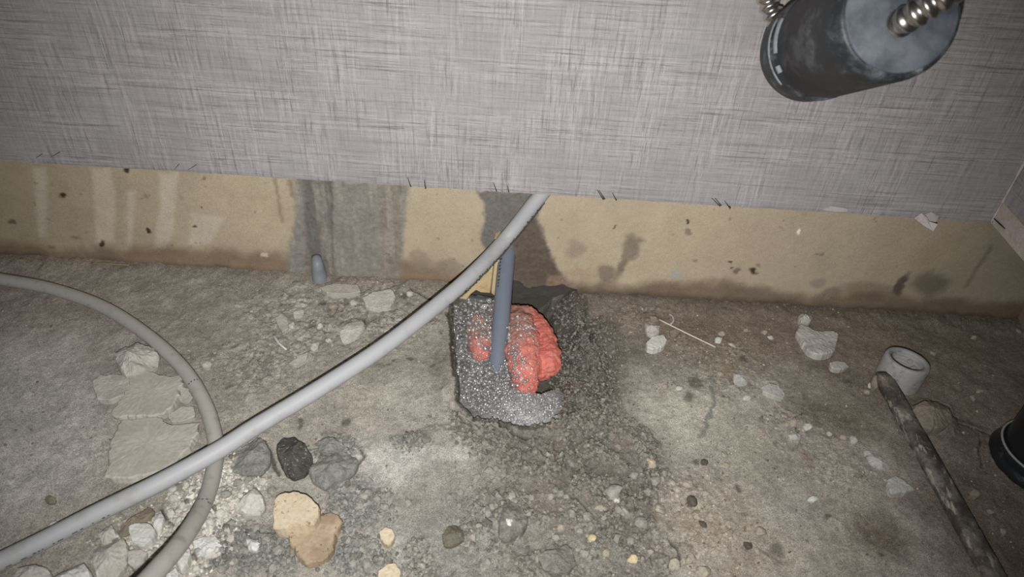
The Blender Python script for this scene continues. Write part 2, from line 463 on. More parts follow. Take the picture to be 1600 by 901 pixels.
# crumb colours
C *= (1 + (chips * 0.28 + gravel * 0.22 + rough_r * 0.16 + rubble_w * 0.2)[..., None] * (2 * idb - 1)[..., None])
C *= (1 + (chips * 0.30 * plate)[..., None] * (ida - 0.5)[..., None])
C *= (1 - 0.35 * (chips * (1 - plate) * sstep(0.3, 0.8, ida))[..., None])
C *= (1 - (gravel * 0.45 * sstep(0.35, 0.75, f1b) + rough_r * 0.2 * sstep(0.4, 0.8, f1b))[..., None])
C *= (0.76 + 0.48 * n_md[..., None]) * (0.66 + 0.68 * n_hi[..., None]) * (0.86 + 0.28 * fbm(GX, GY, 14, 4, 92)[..., None])
spots = sstep(0.72, 0.78, fbm(GX, GY, 60, 3, 77)) * (chips + rough_r * 0.6 + 0.25).clip(0, 1)
C = lay(C, spots, srgb(82, 76, 66), 0.55)
grit = sstep(0.80, 0.9, vnoise(GX * 420, GY * 420, 78)) * (0.25 + rough_r * 0.5)
C = lay(C, grit, srgb(178, 168, 150), 0.6)
rust = sstep(0.66, 0.76, fbm(GX, GY, 22, 4, 79)) * (rough_r + 0.3 * trail + 0.15)
C = lay(C, rust, srgb(132, 104, 84), 0.45)
for (px, py, r) in ((1375, 858, 6), (1157, 560, 7), (1330, 600, 8), (1285, 808, 8), (1100, 725, 8), (1145, 768, 9), (1215, 858, 12), (1168, 855, 8), (638, 463, 7), (502, 478, 8), (618, 562, 5), (640, 565, 7), (676, 572, 5), (545, 652, 8), (612, 575, 4), (462, 660, 6), (1080, 625, 12), (1085, 600, 16), (545, 508, 9), (590, 470, 7)):
    C = lay(C, blob(px, py, r, r * 0.8, 0.4), srgb(78, 71, 60), 0.75)
# thin dark cable-like stain on the right of the hole
sc = [at(*p)[:2] for p in [(1118, 590), (1116, 640), (1108, 668), (1088, 682)]]
dst = np.full(GX.shape, 9.0)
for a, b in zip(sc[:-1], sc[1:]):
    e = b - a; tt = np.clip(((WX - a[0]) * e[0] + (WY - a[1]) * e[1]) / e.dot(e), 0, 1)
    dst = np.minimum(dst, np.hypot(WX - a[0] - tt * e[0], WY - a[1] - tt * e[1]))
C = lay(C, 1 - sstep(0.001, 0.0045, dst), srgb(106, 106, 102), 0.8)
# open cracks and thin shadow lines beside stones, sunk and painted dark
for ln, wd in (([(1424, 634), (1440, 627), (1462, 626), (1480, 638), (1489, 658)], .0016), ([(1490, 664), (1506, 668), (1528, 676), (1550, 682)], .0012), ([(1532, 692), (1530, 712), (1532, 728)], .0012), ([(931, 508), (925, 522), (922, 534)], .0022), ([(698, 486), (705, 530), (707, 590)], .0016), ([(718, 622), (734, 634), (741, 652)], .0018), ([(760, 658), (800, 676), (830, 684)], .0020), ([(1255, 640), (1240, 652), (1252, 680)], .0008), ([(560, 700), (566, 712), (560, 724), (545, 738)], .0012), ([(644, 452), (662, 462), (678, 470)], .0012), ([(536, 502), (550, 497), (570, 498), (572, 508)], .0010), ([(412, 684), (420, 700), (424, 726), (432, 740)], .0014), ([(284, 828), (262, 812), (250, 792)], .0010), ([(1045, 842), (1056, 858), (1064, 884)], .0010)):
    cp = [at(*q)[:2] for q in ln]; dc = np.full(GX.shape, 9.0)
    X2 = GX + 0.4 * (WX - GX); Y2 = GY + 0.4 * (WY - GY)
    for a, b in zip(cp[:-1], cp[1:]):
        e = b - a; tt = np.clip(((X2 - a[0]) * e[0] + (Y2 - a[1]) * e[1]) / e.dot(e), 0, 1)
        dc = np.minimum(dc, np.hypot(X2 - a[0] - tt * e[0], Y2 - a[1] - tt * e[1]))
    m_ = 1 - sstep(wd * 0.6, wd * 1.5, dc)
    Z -= 0.0045 * m_
    C = lay(C, m_, srgb(62, 56, 48), 0.85)
wet = np.clip(trail * 0.75 + slope_r * 0.8 + (sd_out < 0) * 0.9 + clump * 0.2, 0, 1) * (0.5 + 0.5 * n_md)
C = 1.38 * (C.mean(-1, keepdims=True) * 0.25 + C * 0.75)
V = np.stack([GX, GY, Z], -1).reshape(-1, 3)
floor_me = np_mesh('floor', V, grid_faces(len(XS), len(YS)), np.clip(C, 0.005, 0.9).reshape(-1, 3), {'wet': wet.ravel()})
floor = tag(link('floor', floor_me, M_floor), kind='structure')

def hz(x, y):
    i = int(np.clip(np.searchsorted(XS, x) - 1, 0, len(XS) - 2)); j = int(np.clip(np.searchsorted(YS, y) - 1, 0, len(YS) - 2))
    return float(Z[j:j + 2, i:i + 2].mean())
def hz_arr(x, y):
    i = np.clip(np.searchsorted(XS, x), 0, len(XS) - 1); j = np.clip(np.searchsorted(YS, y), 0, len(YS) - 1)
    return Z[j, i]
def mask_at(Mk, x, y):
    i = np.clip(np.searchsorted(XS, x), 0, len(XS) - 1); j = np.clip(np.searchsorted(YS, y), 0, len(YS) - 1)
    return Mk[j, i]

# ------------------------------------------------------------------ walls
CORNER = aw(1549, 347, 0.0)
XC = CORNER[0]; ZB = float(np.mean([aw(p, q, 0.0)[2] for p, q in ((20, 248), (460, 281), (850, 305), (1200, 328))]))
XR = XC + 0.125                                     # masonry face of the side wall behind its board

wx = axis((-1.3, -0.74, 0.02), (-0.74, XR, 0.0015)); wz = axis((-0.07, 0.20, 0.0014), (0.20, 0.55, 0.05))
AX, AZ = np.meshgrid(wx, wz)
UX = AX + 0.010 * (fbm(AX, AZ, 45, 3, 103) - 0.5) + 0.006 * (fbm(AX, AZ, 160, 3, 104) - 0.5)
UZ = AZ + 0.016 * (fbm(AX, AZ, 45, 3, 113) - 0.5) + 0.006 * (fbm(AX, AZ, 160, 3, 114) - 0.5)
def wblob(px, py, rx, ry, hard=0.3):
    c = aw(px, py); a = np.linalg.norm(aw(px + rx, py) - aw(px - rx, py)) / 2; b = np.linalg.norm(aw(px, py + ry) - aw(px, py - ry)) / 2
    return 1 - sstep(hard, 1.2, np.sqrt(((UX - c[0]) / a) ** 2 + ((UZ - c[2]) / b) ** 2))
def wgon(pts, feather=0.004, warp=1.0):
    P = [aw(*p)[[0, 2]] for p in pts]
    return 1 - sstep(-feather, feather, poly_sd(AX + warp * (UX - AX), AZ + warp * (UZ - AZ), P))
m_lo = fbm(AX, AZ, 6, 4, 121); m_md = fbm(AX, AZ, 40, 4, 122); m_hi = fbm(AX, AZ, 260, 3, 123)
m_st = fbm(AX * 1.0, AZ * 0.12, 130, 3, 124)        # vertical streaks
W = np.zeros(AX.shape + (3,)) + srgb(163, 146, 118)
W = lay(W, sstep(0.35, 0.65, m_lo), srgb(154, 138, 112), 0.6)
W = lay(W, 1 - sstep(-0.75, -0.25, AX), srgb(150, 137, 108), 0.7)
W = lay(W, sstep(0.25, 0.6, AX), srgb(140, 128, 104), 0.6)
# pale runs on the left
for pts in ([(50, 262), (72, 262), (74, 370), (62, 372)], [(142, 262), (172, 262), (181, 300), (180, 378), (150, 378), (147, 300)], [(248, 270), (280, 270), (272, 330), (272, 360), (262, 390), (240, 388), (250, 320)], [(200, 300), (212, 300), (206, 390), (196, 390)], [(300, 330), (352, 340), (330, 380), (296, 382)]):
    W = lay(W, wgon(pts, 0.004, 0.35), srgb(176, 165, 142), 0.75)
band_z = 0.030 + 0.022 * (fbm(AX, AZ * 0.3, 14, 4, 131) - 0.5) * 2
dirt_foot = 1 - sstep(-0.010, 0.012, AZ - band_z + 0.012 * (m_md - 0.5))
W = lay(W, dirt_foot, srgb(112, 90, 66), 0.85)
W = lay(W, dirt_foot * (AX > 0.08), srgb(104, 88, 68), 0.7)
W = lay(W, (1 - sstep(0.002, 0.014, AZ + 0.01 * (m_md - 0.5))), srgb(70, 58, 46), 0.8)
# cement patches
cem1 = wgon([(462, 275), (640, 285), (628, 400), (622, 432), (560, 450), (440, 438), (450, 400), (458, 350)], 0.005)
W = lay(W, cem1, srgb(116, 112, 104), 0.95)
chase = wgon([(473, 270), (516, 272), (521, 440), (480, 440)], 0.003, 0.4)
W = lay(W, chase, srgb(92, 89, 82), 0.9)
W = lay(W, wgon([(590, 285), (628, 288), (624, 440), (596, 440)], 0.006), srgb(118, 106, 90), 0.6)
W = lay(W, cem1 * sstep(0.5, 0.75, m_st), srgb(140, 132, 118), 0.5)
cem2 = wgon([(748, 296), (850, 300), (838, 336), (850, 372), (866, 405), (874, 432), (905, 445), (900, 478), (720, 478), (770, 400), (752, 380), (756, 340)], 0.004)
W = lay(W, cem2, srgb(94, 91, 87), 0.95)
brown = wgon([(805, 345), (836, 330), (850, 372), (868, 410), (878, 432), (860, 446), (800, 440)], 0.005)
W = lay(W, brown, srgb(84, 72, 58), 0.9)
W = lay(W, wgon([(855, 425), (902, 445), (905, 452), (850, 446)], 0.004), srgb(128, 102, 80), 0.8)
for (px, py, rx, ry, c, k) in ((985, 385, 17, 22, (112, 100, 82), .9), (972, 412, 8, 22, (118, 105, 87), .8), (948, 428, 16, 14, (112, 99, 82), .85), (900, 392, 18, 16, (128, 114, 94), .7), (905, 430, 36, 12, (146, 122, 98), .6), (658, 405, 22, 16, (126, 112, 88), .7), (700, 420, 26, 14, (122, 108, 86), .7), (745, 375, 12, 30, (150, 134, 104), .5), (1060, 428, 12, 8, (146, 143, 138), .95), (1278, 440, 13, 8, (128, 118, 100), .8), (1300, 455, 14, 8, (120, 110, 94), .8), (1360, 455, 60, 14, (96, 84, 68), .5), (1455, 445, 34, 20, (84, 74, 62), .7), (1410, 445, 10, 18, (74, 64, 54), .9), (1075, 344, 4, 4, (58, 50, 40), 1), (1078, 358, 6, 6, (112, 100, 82), .8), (96, 303, 6, 6, (58, 48, 38), 1), (195, 264, 6, 6, (56, 46, 36), 1), (160, 380, 6, 4, (64, 54, 42), 1), (233, 362, 4, 3, (62, 52, 42), 1), (18, 348, 8, 4, (84, 72, 56), .8), (1177, 426, 8, 5, (58, 50, 40), 1), (1150, 422, 5, 5, (96, 84, 68), .8), (1140, 406, 3, 3, (70, 60, 48), .9), (1143, 416, 3, 3, (70, 60, 48), .9), (412, 397, 6, 5, (184, 168, 140), .8), (1248, 361, 3, 6, (214, 204, 186), 1), (120, 372, 8, 4, (120, 104, 82), .7), (286, 308, 5, 5, (130, 114, 90), .6), (316, 320, 2, 2, (60, 50, 40), .9), (306, 352, 3, 3, (70, 60, 48), .9), (961, 356, 2.5, 2.5, (70, 60, 50), .9)):
    W = lay(W, wblob(px, py, rx, ry, 0.5), srgb(*c), k)
# drips from the cement edge
for pts in ([(425, 278), (431, 278), (443, 345), (440, 345)], [(448, 280), (456, 280), (460, 310), (452, 305)], [(1000, 368), (1008, 378), (1000, 378), (992, 374)], [(975, 400), (982, 402), (964, 440), (955, 440)], [(1545, 385), (1550, 385), (1512, 450), (1505, 450)]):
    W = lay(W, wgon(pts, 0.003, 0.6), srgb(104, 90, 70), 0.6)
W *= (0.90 + 0.2 * m_md[..., None]) * (0.93 + 0.14 * m_hi[..., None])
cemgrain = np.clip(cem1 + cem2, 0, 1)
W *= (1 + 0.5 * cemgrain[..., None] * (fbm(AX, AZ, 300, 3, 140)[..., None] - 0.5))
specks = sstep(0.80, 0.86, fbm(AX, AZ, 90, 3, 141))
W = lay(W, specks, srgb(92, 80, 62), 0.5)
Y = WB + 0.0025 * (m_lo - 0.5) + 0.0006 * (m_md - 0.5) - 0.0015 * cemgrain * (fbm(AX, AZ, 130, 4, 142) - 0.3) + 0.003 * chase
Y -= 0.004 * (1 - sstep(0.0, 0.03, AZ)) * (m_md)
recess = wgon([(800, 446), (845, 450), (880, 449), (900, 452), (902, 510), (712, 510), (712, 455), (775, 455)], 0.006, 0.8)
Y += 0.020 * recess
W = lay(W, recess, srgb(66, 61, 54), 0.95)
W = 1.38 * (W.mean(-1, keepdims=True) * 0.24 + W * 0.76)
wall_me = np_mesh('wall_back', np.stack([AX, Y, AZ], -1).reshape(-1, 3), grid_faces(len(wx), len(wz)), np.clip(W, 0.005, 0.9).reshape(-1, 3), {'wet': (0.35 * cem2 + 0.2 * dirt_foot).ravel()})
wall = tag(link('wall_back', wall_me, M_wall), kind='structure')

# papered board hanging in front of the masonry, its cut lower edge a little ragged
bx = axis((-1.3, -0.76, 0.05), (-0.76, XC, 0.003))
jag = 0.0016 * (fbm(bx, bx * 0, 60, 4, 151) - 0.5) + 0.001 * (vnoise(bx * 330, bx * 0, 152) - 0.5)
Vb, Fb = [], []
zlev = [0.0, 0.004, 0.05, 0.2, 0.45, 0.75]
for k, dz in enumerate(zlev):
    for i, x in enumerate(bx):
        Vb.append((x, 0.0 if k else 0.0008, ZB + dz + (jag[i] if k == 0 else 0)))
nb = len(bx)
for k in range(len(zlev) - 1):
    for i in range(nb - 1): Fb.append((k * nb + i, k * nb + i + 1, (k + 1) * nb + i + 1, (k + 1) * nb + i))
off = len(Vb)
for i, x in enumerate(bx): Vb.append((x, 0.0115, ZB + jag[i] + 0.0005))
for i in range(nb - 1): Fb.append((off + i, off + i + 1, i + 1, i))
off2 = len(Vb)
for i, x in enumerate(bx): Vb.append((x, 0.0115, ZB + 0.75))
for i in range(nb - 1): Fb.append((off + i + 1, off + i, off2 + i, off2 + i + 1))
panel = tag(link('wall_back_board', poly_mesh('wall_back_board', Vb, Fb), M_weave), kind='structure')

# paired knife slits at the cut edge
def slit(p, q, wd, parent):
    a = aw(*p, 0.0); b = aw(*q, 0.0); d = (b - a) / np.linalg.norm(b - a); n = np.cross(d, [0, 1.0, 0]); n /= np.linalg.norm(n)
    Vv = [a - n * wd * .5, a + n * wd * .5, b + n * wd, b - n * wd]
    Vv = [v + np.array([0, -0.0003, 0]) for v in Vv] + [v + np.array([0, 0.0008, 0]) for v in Vv]
    F = [(0, 1, 2, 3), (7, 6, 5, 4), (0, 4, 5, 1), (1, 5, 6, 2), (2, 6, 7, 3), (3, 7, 4, 0)]
    return link('knife_slit', poly_mesh('knife_slit', Vv, F), M_slit, parent)
for p, q in (((933, 296), (943, 312)), ((936, 297), (945, 311)), ((957, 301), (963, 313)), ((1112, 309), (1125, 322)), ((1117, 309), (1127, 321)), ((1132, 313), (1141, 326)), ((637, 277), (642, 292)), ((663, 281), (665, 295)), ((771, 285), (776, 299)), ((793, 290), (795, 300)), ((56, 247), (66, 240)), ((80, 245), (94, 237)), ((272, 265), (280, 256)), ((294, 265), (307, 257))):
    slit(p, q, 0.0007 if p[0] > 500 else 0.0004, panel)
# torn paper flaps hanging from the edge
def flap(pts, y, th, name, mat, parent):
    P = [aw(px, py, y + dy) for px, py, dy in pts]
    n = len(P); Vv = P + [p + np.array([0, th, 0]) for p in P]
    F = [tuple(range(n)), tuple(range(2 * n - 1, n - 1, -1))] + [(i, i + n, (i + 1) % n + n, (i + 1) % n) for i in range(n)]
    return link(name, poly_mesh(name, Vv, F), mat, parent)
flap([(1429, 341, 0), (1440, 333, -.001), (1448, 340, -.004), (1452, 346, -.006), (1465, 350, -.010), (1458, 361, -.013), (1443, 352, -.008)], -0.001, 0.0006, 'torn_paper_flap', M_paper, panel)
flap([(1285, 328, 0), (1296, 322, -.003), (1310, 323, -.004), (1325, 326, -.004), (1323, 331, -.003), (1305, 331, -.002)], -0.001, 0.0006, 'torn_paper_flap', M_paper, panel)
flap([(1446, 335, 0), (1455, 331, 0), (1467, 338, 0), (1462, 347, 0), (1452, 345, 0)], -0.0008, 0.0004, 'torn_paper_patch', M_paper, panel)

# side wall: masonry, plasterboard, paper with its lower corner torn off
side = tag(link('wall_right', box_mesh('wall_right', (XR, -1.4, -0.07), (XR + 0.08, 0.10, 0.9)), plain_mat('side_masonry', srgb(140, 126, 104), 0.8, dirt=srgb(104, 90, 72), dscale=20)), kind='structure')
board = link('side_board', box_mesh('side_board', (XC, -1.4, ZB), (XC + 0.012, 0.0115, ZB + 0.75)), M_board, side)
cut = [ax(1556, 344, XC), ax(1576, 325, XC), ax(1592, 343, XC), ax(1612, 366, XC)]
pl = [(0.0, ZB + 0.75), (0.0, ZB + 0.030)] + [(c[1], c[2]) for c in cut[1:]] + [(cut[-1][1] - 0.03, ZB + 0.001), (-1.4, ZB), (-1.4, ZB + 0.75)]
pv = [(XC - 0.0008, y, z) for y, z in pl] + [(XC + 0.0002, y, z) for y, z in pl]
n = len(pl)
paper = link('side_paper', poly_mesh('side_paper', pv, [tuple(range(n)), tuple(range(2 * n - 1, n - 1, -1))] + [(i, (i + 1) % n, (i + 1) % n + n, i + n) for i in range(n)]), M_weave_r, side)
# worn white line where the two boards meet
cz = np.linspace(ZB + 0.002, ZB + 0.085, 24)
cb = np.stack([XC - 0.001 + 0 * cz, -0.001 + 0 * cz, cz], 1)
link('corner_filler', tube_mesh('corner_filler', cb, 0.0013 * (0.4 + 1.1 * vnoise(cz * 160, cz * 0, 5)), 8), M_paper, side)
a_, b_ = ax(1553, 341, XC - .001), ax(1570, 357, XC - .001)
link('knife_slit', tube_mesh('knife_slit', np.linspace(a_, b_, 4), [0.0005, 0.0009, 0.0009, 0.0006], 6), M_slit, side)

# broken beige tile at the foot of the wall, left of the grey pipe
def wall_slab(name, pts, y0, th, mat, parent=None):
    P = [aw(px, py, y0) for px, py in pts]; n = len(P)
    c = np.mean(P, 0)
    Vv = P + [c + (p - c) * 0.96 + np.array([0, -0.001, 0]) for p in P] + [p + np.array([0, th, 0]) for p in P]
    F = [tuple(range(n, 2 * n))] + [(i, (i + 1) % n, (i + 1) % n + n, i + n) for i in range(n)] + [(i + 2 * n, (i + 1) % n + 2 * n, (i + 1) % n, i) for i in range(n)] + [tuple(range(3 * n - 1, 2 * n - 1, -1))]
    bm = bmesh.new(); me = poly_mesh(name, Vv, F); bm.from_mesh(me); bmesh.ops.recalc_face_normals(bm, faces=bm.faces[:]); me2 = bm_mesh(name, bm)
    return link(name, me2, mat, parent)
M_tile = plain_mat('beige_wall_tile', srgb(204, 182, 140), 0.55, dirt=srgb(150, 126, 90), dscale=45, amt=0.6, spec=0.3, bump=0.0004)
tw = wall_slab('broken_tile', [(708, 462), (716, 450), (742, 430), (760, 405), (774, 382), (771, 415), (768, 440), (766, 457), (752, 456), (744, 452), (735, 459), (728, 468), (722, 474), (716, 470), (714, 458)], WB - 0.010, 0.012, M_tile, wall)
wall_slab('broken_tile', [(773.5, 372), (781, 368), (780, 420), (777, 455), (772, 461), (767.5, 457.5), (769.5, 440), (772.5, 412)], WB - 0.0105, 0.012, M_tile, wall)

# ------------------------------------------------------------------ pipes
def sleeve_marks(C, r, spans, toward, name, parent):
    """short printed strokes on a pipe: spans = (index from, index to, sideways angle, half height)"""
    T, N, B = frames(C)
    for i0, i1, ang, hh in spans:
        Vv, F = [], []
        idx = np.linspace(i0, i1, 4)
        for q in idx:
            i = int(q); fr = q - i; i2 = min(i + 1, len(C) - 1)
            c = C[i] * (1 - fr) + C[i2] * fr
            v = CAM - c; v -= T[i] * v.dot(T[i]); v /= np.linalg.norm(v)
            s = np.cross(T[i], v); s *= 1 if s.dot(toward) > 0 else -1
            for da in (-hh, hh):
                a = ang + da; Vv.append(c + (v * math.cos(a) + s * math.sin(a)) * (r + 0.00018))
        for k in range(3): F.append((2 * k, 2 * k + 1, 2 * k + 3, 2 * k + 2))
        link(name, poly_mesh(name, Vv, F), M_ink, parent)

Pm = [aw(905, 225, 0.0145), aw(868, 275, 0.0145), aw(838, 313, 0.0135), at(791, 372, 0.100), at(742, 425, 0.088), at(690, 471, 0.079), at(600, 541, 0.064), at(500, 606, 0.051), at(400, 666, 0.041), at(340, 704, 0.0365), at(250, 753, 0.029), at(150, 802, 0.021), at(50, 853, 0.0155), at(-60, 905, 0.0135), at(-220, 975, 0.0130)]
Cm = catmull(Pm, 0.005)
RM = 0.0096
main = tag(link('white_pipe', tube_mesh('white_pipe', Cm, np.linspace(RM, RM * 0.88, len(Cm)), 24, hollow=0.8), M_pipe), 'straight pale plastic pipe slanting from under the papered board across the floor', 'pipe')
def idx_near(C, p): return int(np.argmin(np.linalg.norm(C - p, axis=1)))
i_a = idx_near(Cm, at(12, 875, .015)); i_b = idx_near(Cm, at(175, 805, .02))
lo_, hi_ = min(i_a, i_b), max(i_a, i_b)
down = -_U * 0.8 + _R * 0.4
sp = []; rr = random.Random(3); q = lo_ + 0.0
while q < hi_:
    L = rr.choice([0.25, 0.35, 0.5, 0.9]); sp.append((q, q + L, 0.85, rr.uniform(0.04, 0.09))); q += L + rr.choice([0.25, 0.4, 0.9, 1.4])
sleeve_marks(Cm, RM * 0.91, sp, down, 'printed_mark', main)

Pc = [at(-160, 418, .012), at(-60, 427, .012), at(0, 436, .012), at(80, 451, .012), at(160, 479, .012), at(228, 522, .011), at(283, 572, .011), at(318, 626, .0105), at(335, 680, .011), at(336, 722, .014), at(322, 778, .030), at(290, 836, .066), at(243, 893, .100), at(190, 948, .12), at(120, 1010, .10), at(20, 1080, .04), at(-120, 1130, .012)]
Cc = catmull(Pc, 0.005)
RC = 0.0079
curl = tag(link('curved_pipe', tube_mesh('curved_pipe', Cc, RC, 22, hollow=0.8), M_pipe2), 'dusty grey plastic pipe bending in a wide arc under the straight pipe', 'pipe')
j = idx_near(Cc, at(303, 601, .011))
sleeve_marks(Cc, RC, [(j, j + 0.35, a, 0.10) for a in (-0.7, -0.3, 0.15, 0.6)], down, 'printed_mark', curl)
j = idx_near(Cc, at(303, 795, .037))
sleeve_marks(Cc, RC, [(j + k * .3, j + k * .3 + 0.35, a, 0.12) for k, a in ((0, -0.8), (1, -0.35), (0, 0.1), (2, 0.4), (1, 0.7))], down, 'printed_mark', curl)

# grey riser from the hole into its chase
def riser_at(px, py):
    lo_, hi_ = -0.06, 0.08
    for _ in range(40):
        z = (lo_ + hi_) / 2; q = at(px, py, z)
        if z > 0.055 - 0.552 * (0.030 - q[1]): hi_ = z
        else: lo_ = z
    return at(px, py, (lo_ + hi_) / 2)
Pg = [riser_at(797, 362), riser_at(793, 392), riser_at(788, 440), riser_at(783, 500), riser_at(778, 556), riser_at(775, 590)]
Cg = catmull(Pg, 0.005)
riser = tag(link('grey_riser_pipe', tube_mesh('grey_riser_pipe', Cg, 0.0113, 24), M_pvc), 'blue-grey plastic pipe rising out of the foam-filled hole', 'pipe')
i0 = idx_near(Cg, riser_at(790, 410)); i1 = idx_near(Cg, riser_at(786, 452))
sleeve_marks(Cg, 0.0113, [(q, q + 0.45, 0.72, 0.10 if k % 3 else 0.17) for k, q in enumerate(np.arange(min(i0, i1), max(i0, i1), 0.85))], -_R, 'printed_mark', riser)

# grey stub cut off at the foot of the wall
Ps = [aw(494, 402, WB + 0.001), aw(496, 412, WB - 0.008), at(498, 425, 0.013), at(500, 436, 0.002), at(501, 446, -0.012)]
Cs = catmull(Ps, 0.003)
rs = np.linspace(0.0065, 0.0118, len(Cs)); 
stub = tag(link('pipe_stub', tube_mesh('pipe_stub', Cs, rs, 20), M_stub), 'short pale grey pipe end sticking out at the cement patch foot', 'pipe stub')

# crumbs of mortar stuck along the underside of the straight pipe near the board
ICO = bmesh.new(); bmesh.ops.create_icosphere(ICO, subdivisions=1, radius=1)
ICO_V = np.array([v.co[:] for v in ICO.verts]); ICO.verts.ensure_lookup_table(); ICO_F = np.array([[v.index for v in f.verts] for f in ICO.faces]); ICO.free()
ICO = bmesh.new(); bmesh.ops.create_icosphere(ICO, subdivisions=2, radius=1)
ICO2_V = np.array([v.co[:] for v in ICO.verts]); ICO2_F = np.array([[v.index for v in f.verts] for f in ICO.faces]); ICO.free()
def rand_rot(n):
    q = rng.normal(size=(n, 4)); q /= np.linalg.norm(q, axis=1)[:, None]
    w_, x, y, z = q.T
    return np.stack([np.stack([1 - 2 * (y * y + z * z), 2 * (x * y - z * w_), 2 * (x * z + y * w_)], -1), np.stack([2 * (x * y + z * w_), 1 - 2 * (x * x + z * z), 2 * (y * z - x * w_)], -1), np.stack([2 * (x * z - y * w_), 2 * (y * z + x * w_), 1 - 2 * (x * x + y * y)], -1)], -2)
def grains(P, S, cols=None, base=(ICO_V, ICO_F), jitter=0.38, squash=(0.55, 1.0)):
    """many small lumps as arrays: P (n,3), S (n,)"""
    n = len(P); bv, bf = base; k = len(bv)
    v = np.repeat(bv[None], n, 0) * (1 + jitter * rng.uniform(-1, 1, (n, k, 1)))
    v = v * rng.uniform(squash[0], squash[1], (n, 1, 3))
    v = np.einsum('nij,nkj->nki', rand_rot(n), v) * np.asarray(S)[:, None, None] + np.asarray(P)[:, None, :]
    F = (bf[None] + (np.arange(n) * k)[:, None, None]).reshape(-1, 3)
    c = None if cols is None else np.repeat(np.asarray(cols)[:, None, :], k, 1).reshape(-1, 3)
    return v.reshape(-1, 3), F, c
Tm, Nm, Bm = frames(Cm)
ia, ib = idx_near(Cm, at(690, 471, .08)), idx_near(Cm, aw(840, 312, .014))
lo_, hi_ = min(ia, ib), max(ia, ib)
PP, SS = [], []
for _ in range(420):
    i = rng.integers(lo_, hi_); t = Tm[i]
    v = CAM - Cm[i]; v -= t * v.dot(t); v /= np.linalg.norm(v); s = np.cross(t, v); s *= 1 if s.dot(down) > 0 else -1
    a = rng.normal(1.45, 0.22)
    PP.append(Cm[i] + rng.uniform(-.003, .003) * t + (v * math.cos(a) + s * math.sin(a)) * (RM + 0.0002)); SS.append(rng.uniform(0.0006, 0.0019))
gv, gf, _c = grains(np.array(PP), np.array(SS))
tag(link('stuck_crumbs', np_mesh('stuck_crumbs', gv, gf, smooth=False), M_mortar, main), 'dark mortar crumbs clinging to the underside', kind='stuff')

# ------------------------------------------------------------------ stones
M_conc = stone_mat('broken_concrete', srgb(204, 200, 190), srgb(180, 175, 164), 70)
M_slabtop = stone_mat('screed_flake', srgb(190, 186, 173), srgb(178, 173, 160), 30, bump=0.0005)
M_white = stone_mat('chalky_stone', srgb(222, 221, 215), srgb(196, 193, 184), 60)
M_gran = stone_mat('granular_mortar', srgb(160, 160, 152), srgb(130, 130, 123), 130, speck=srgb(70, 70, 66), bump=0.0022)
M_dark = stone_mat('dark_stone', srgb(92, 90, 84), srgb(62, 60, 56), 60, 0.75, speck=srgb(150, 147, 138))
M_beige = stone_mat('beige_ceramic', srgb(204, 190, 164), srgb(190, 174, 147), 40, 0.7, 0.0004, speck=srgb(140, 108, 80))
M_beige2 = stone_mat('beige_ceramic_back', srgb(178, 160, 134), srgb(148, 128, 105), 40, 0.8, 0.0008, speck=srgb(96, 78, 62))
M_brown = stone_mat('earthy_stone', srgb(148, 137, 120), srgb(126, 116, 101), 70)
M_wetstone = stone_mat('damp_grey_stone', srgb(166, 163, 153), srgb(134, 130, 121), 120, 0.75, 0.004, srgb(84, 80, 72), spec=0.4)
M_paleright = stone_mat('dull_pale_stone', srgb(196, 193, 186), srgb(166, 162, 153), 60)

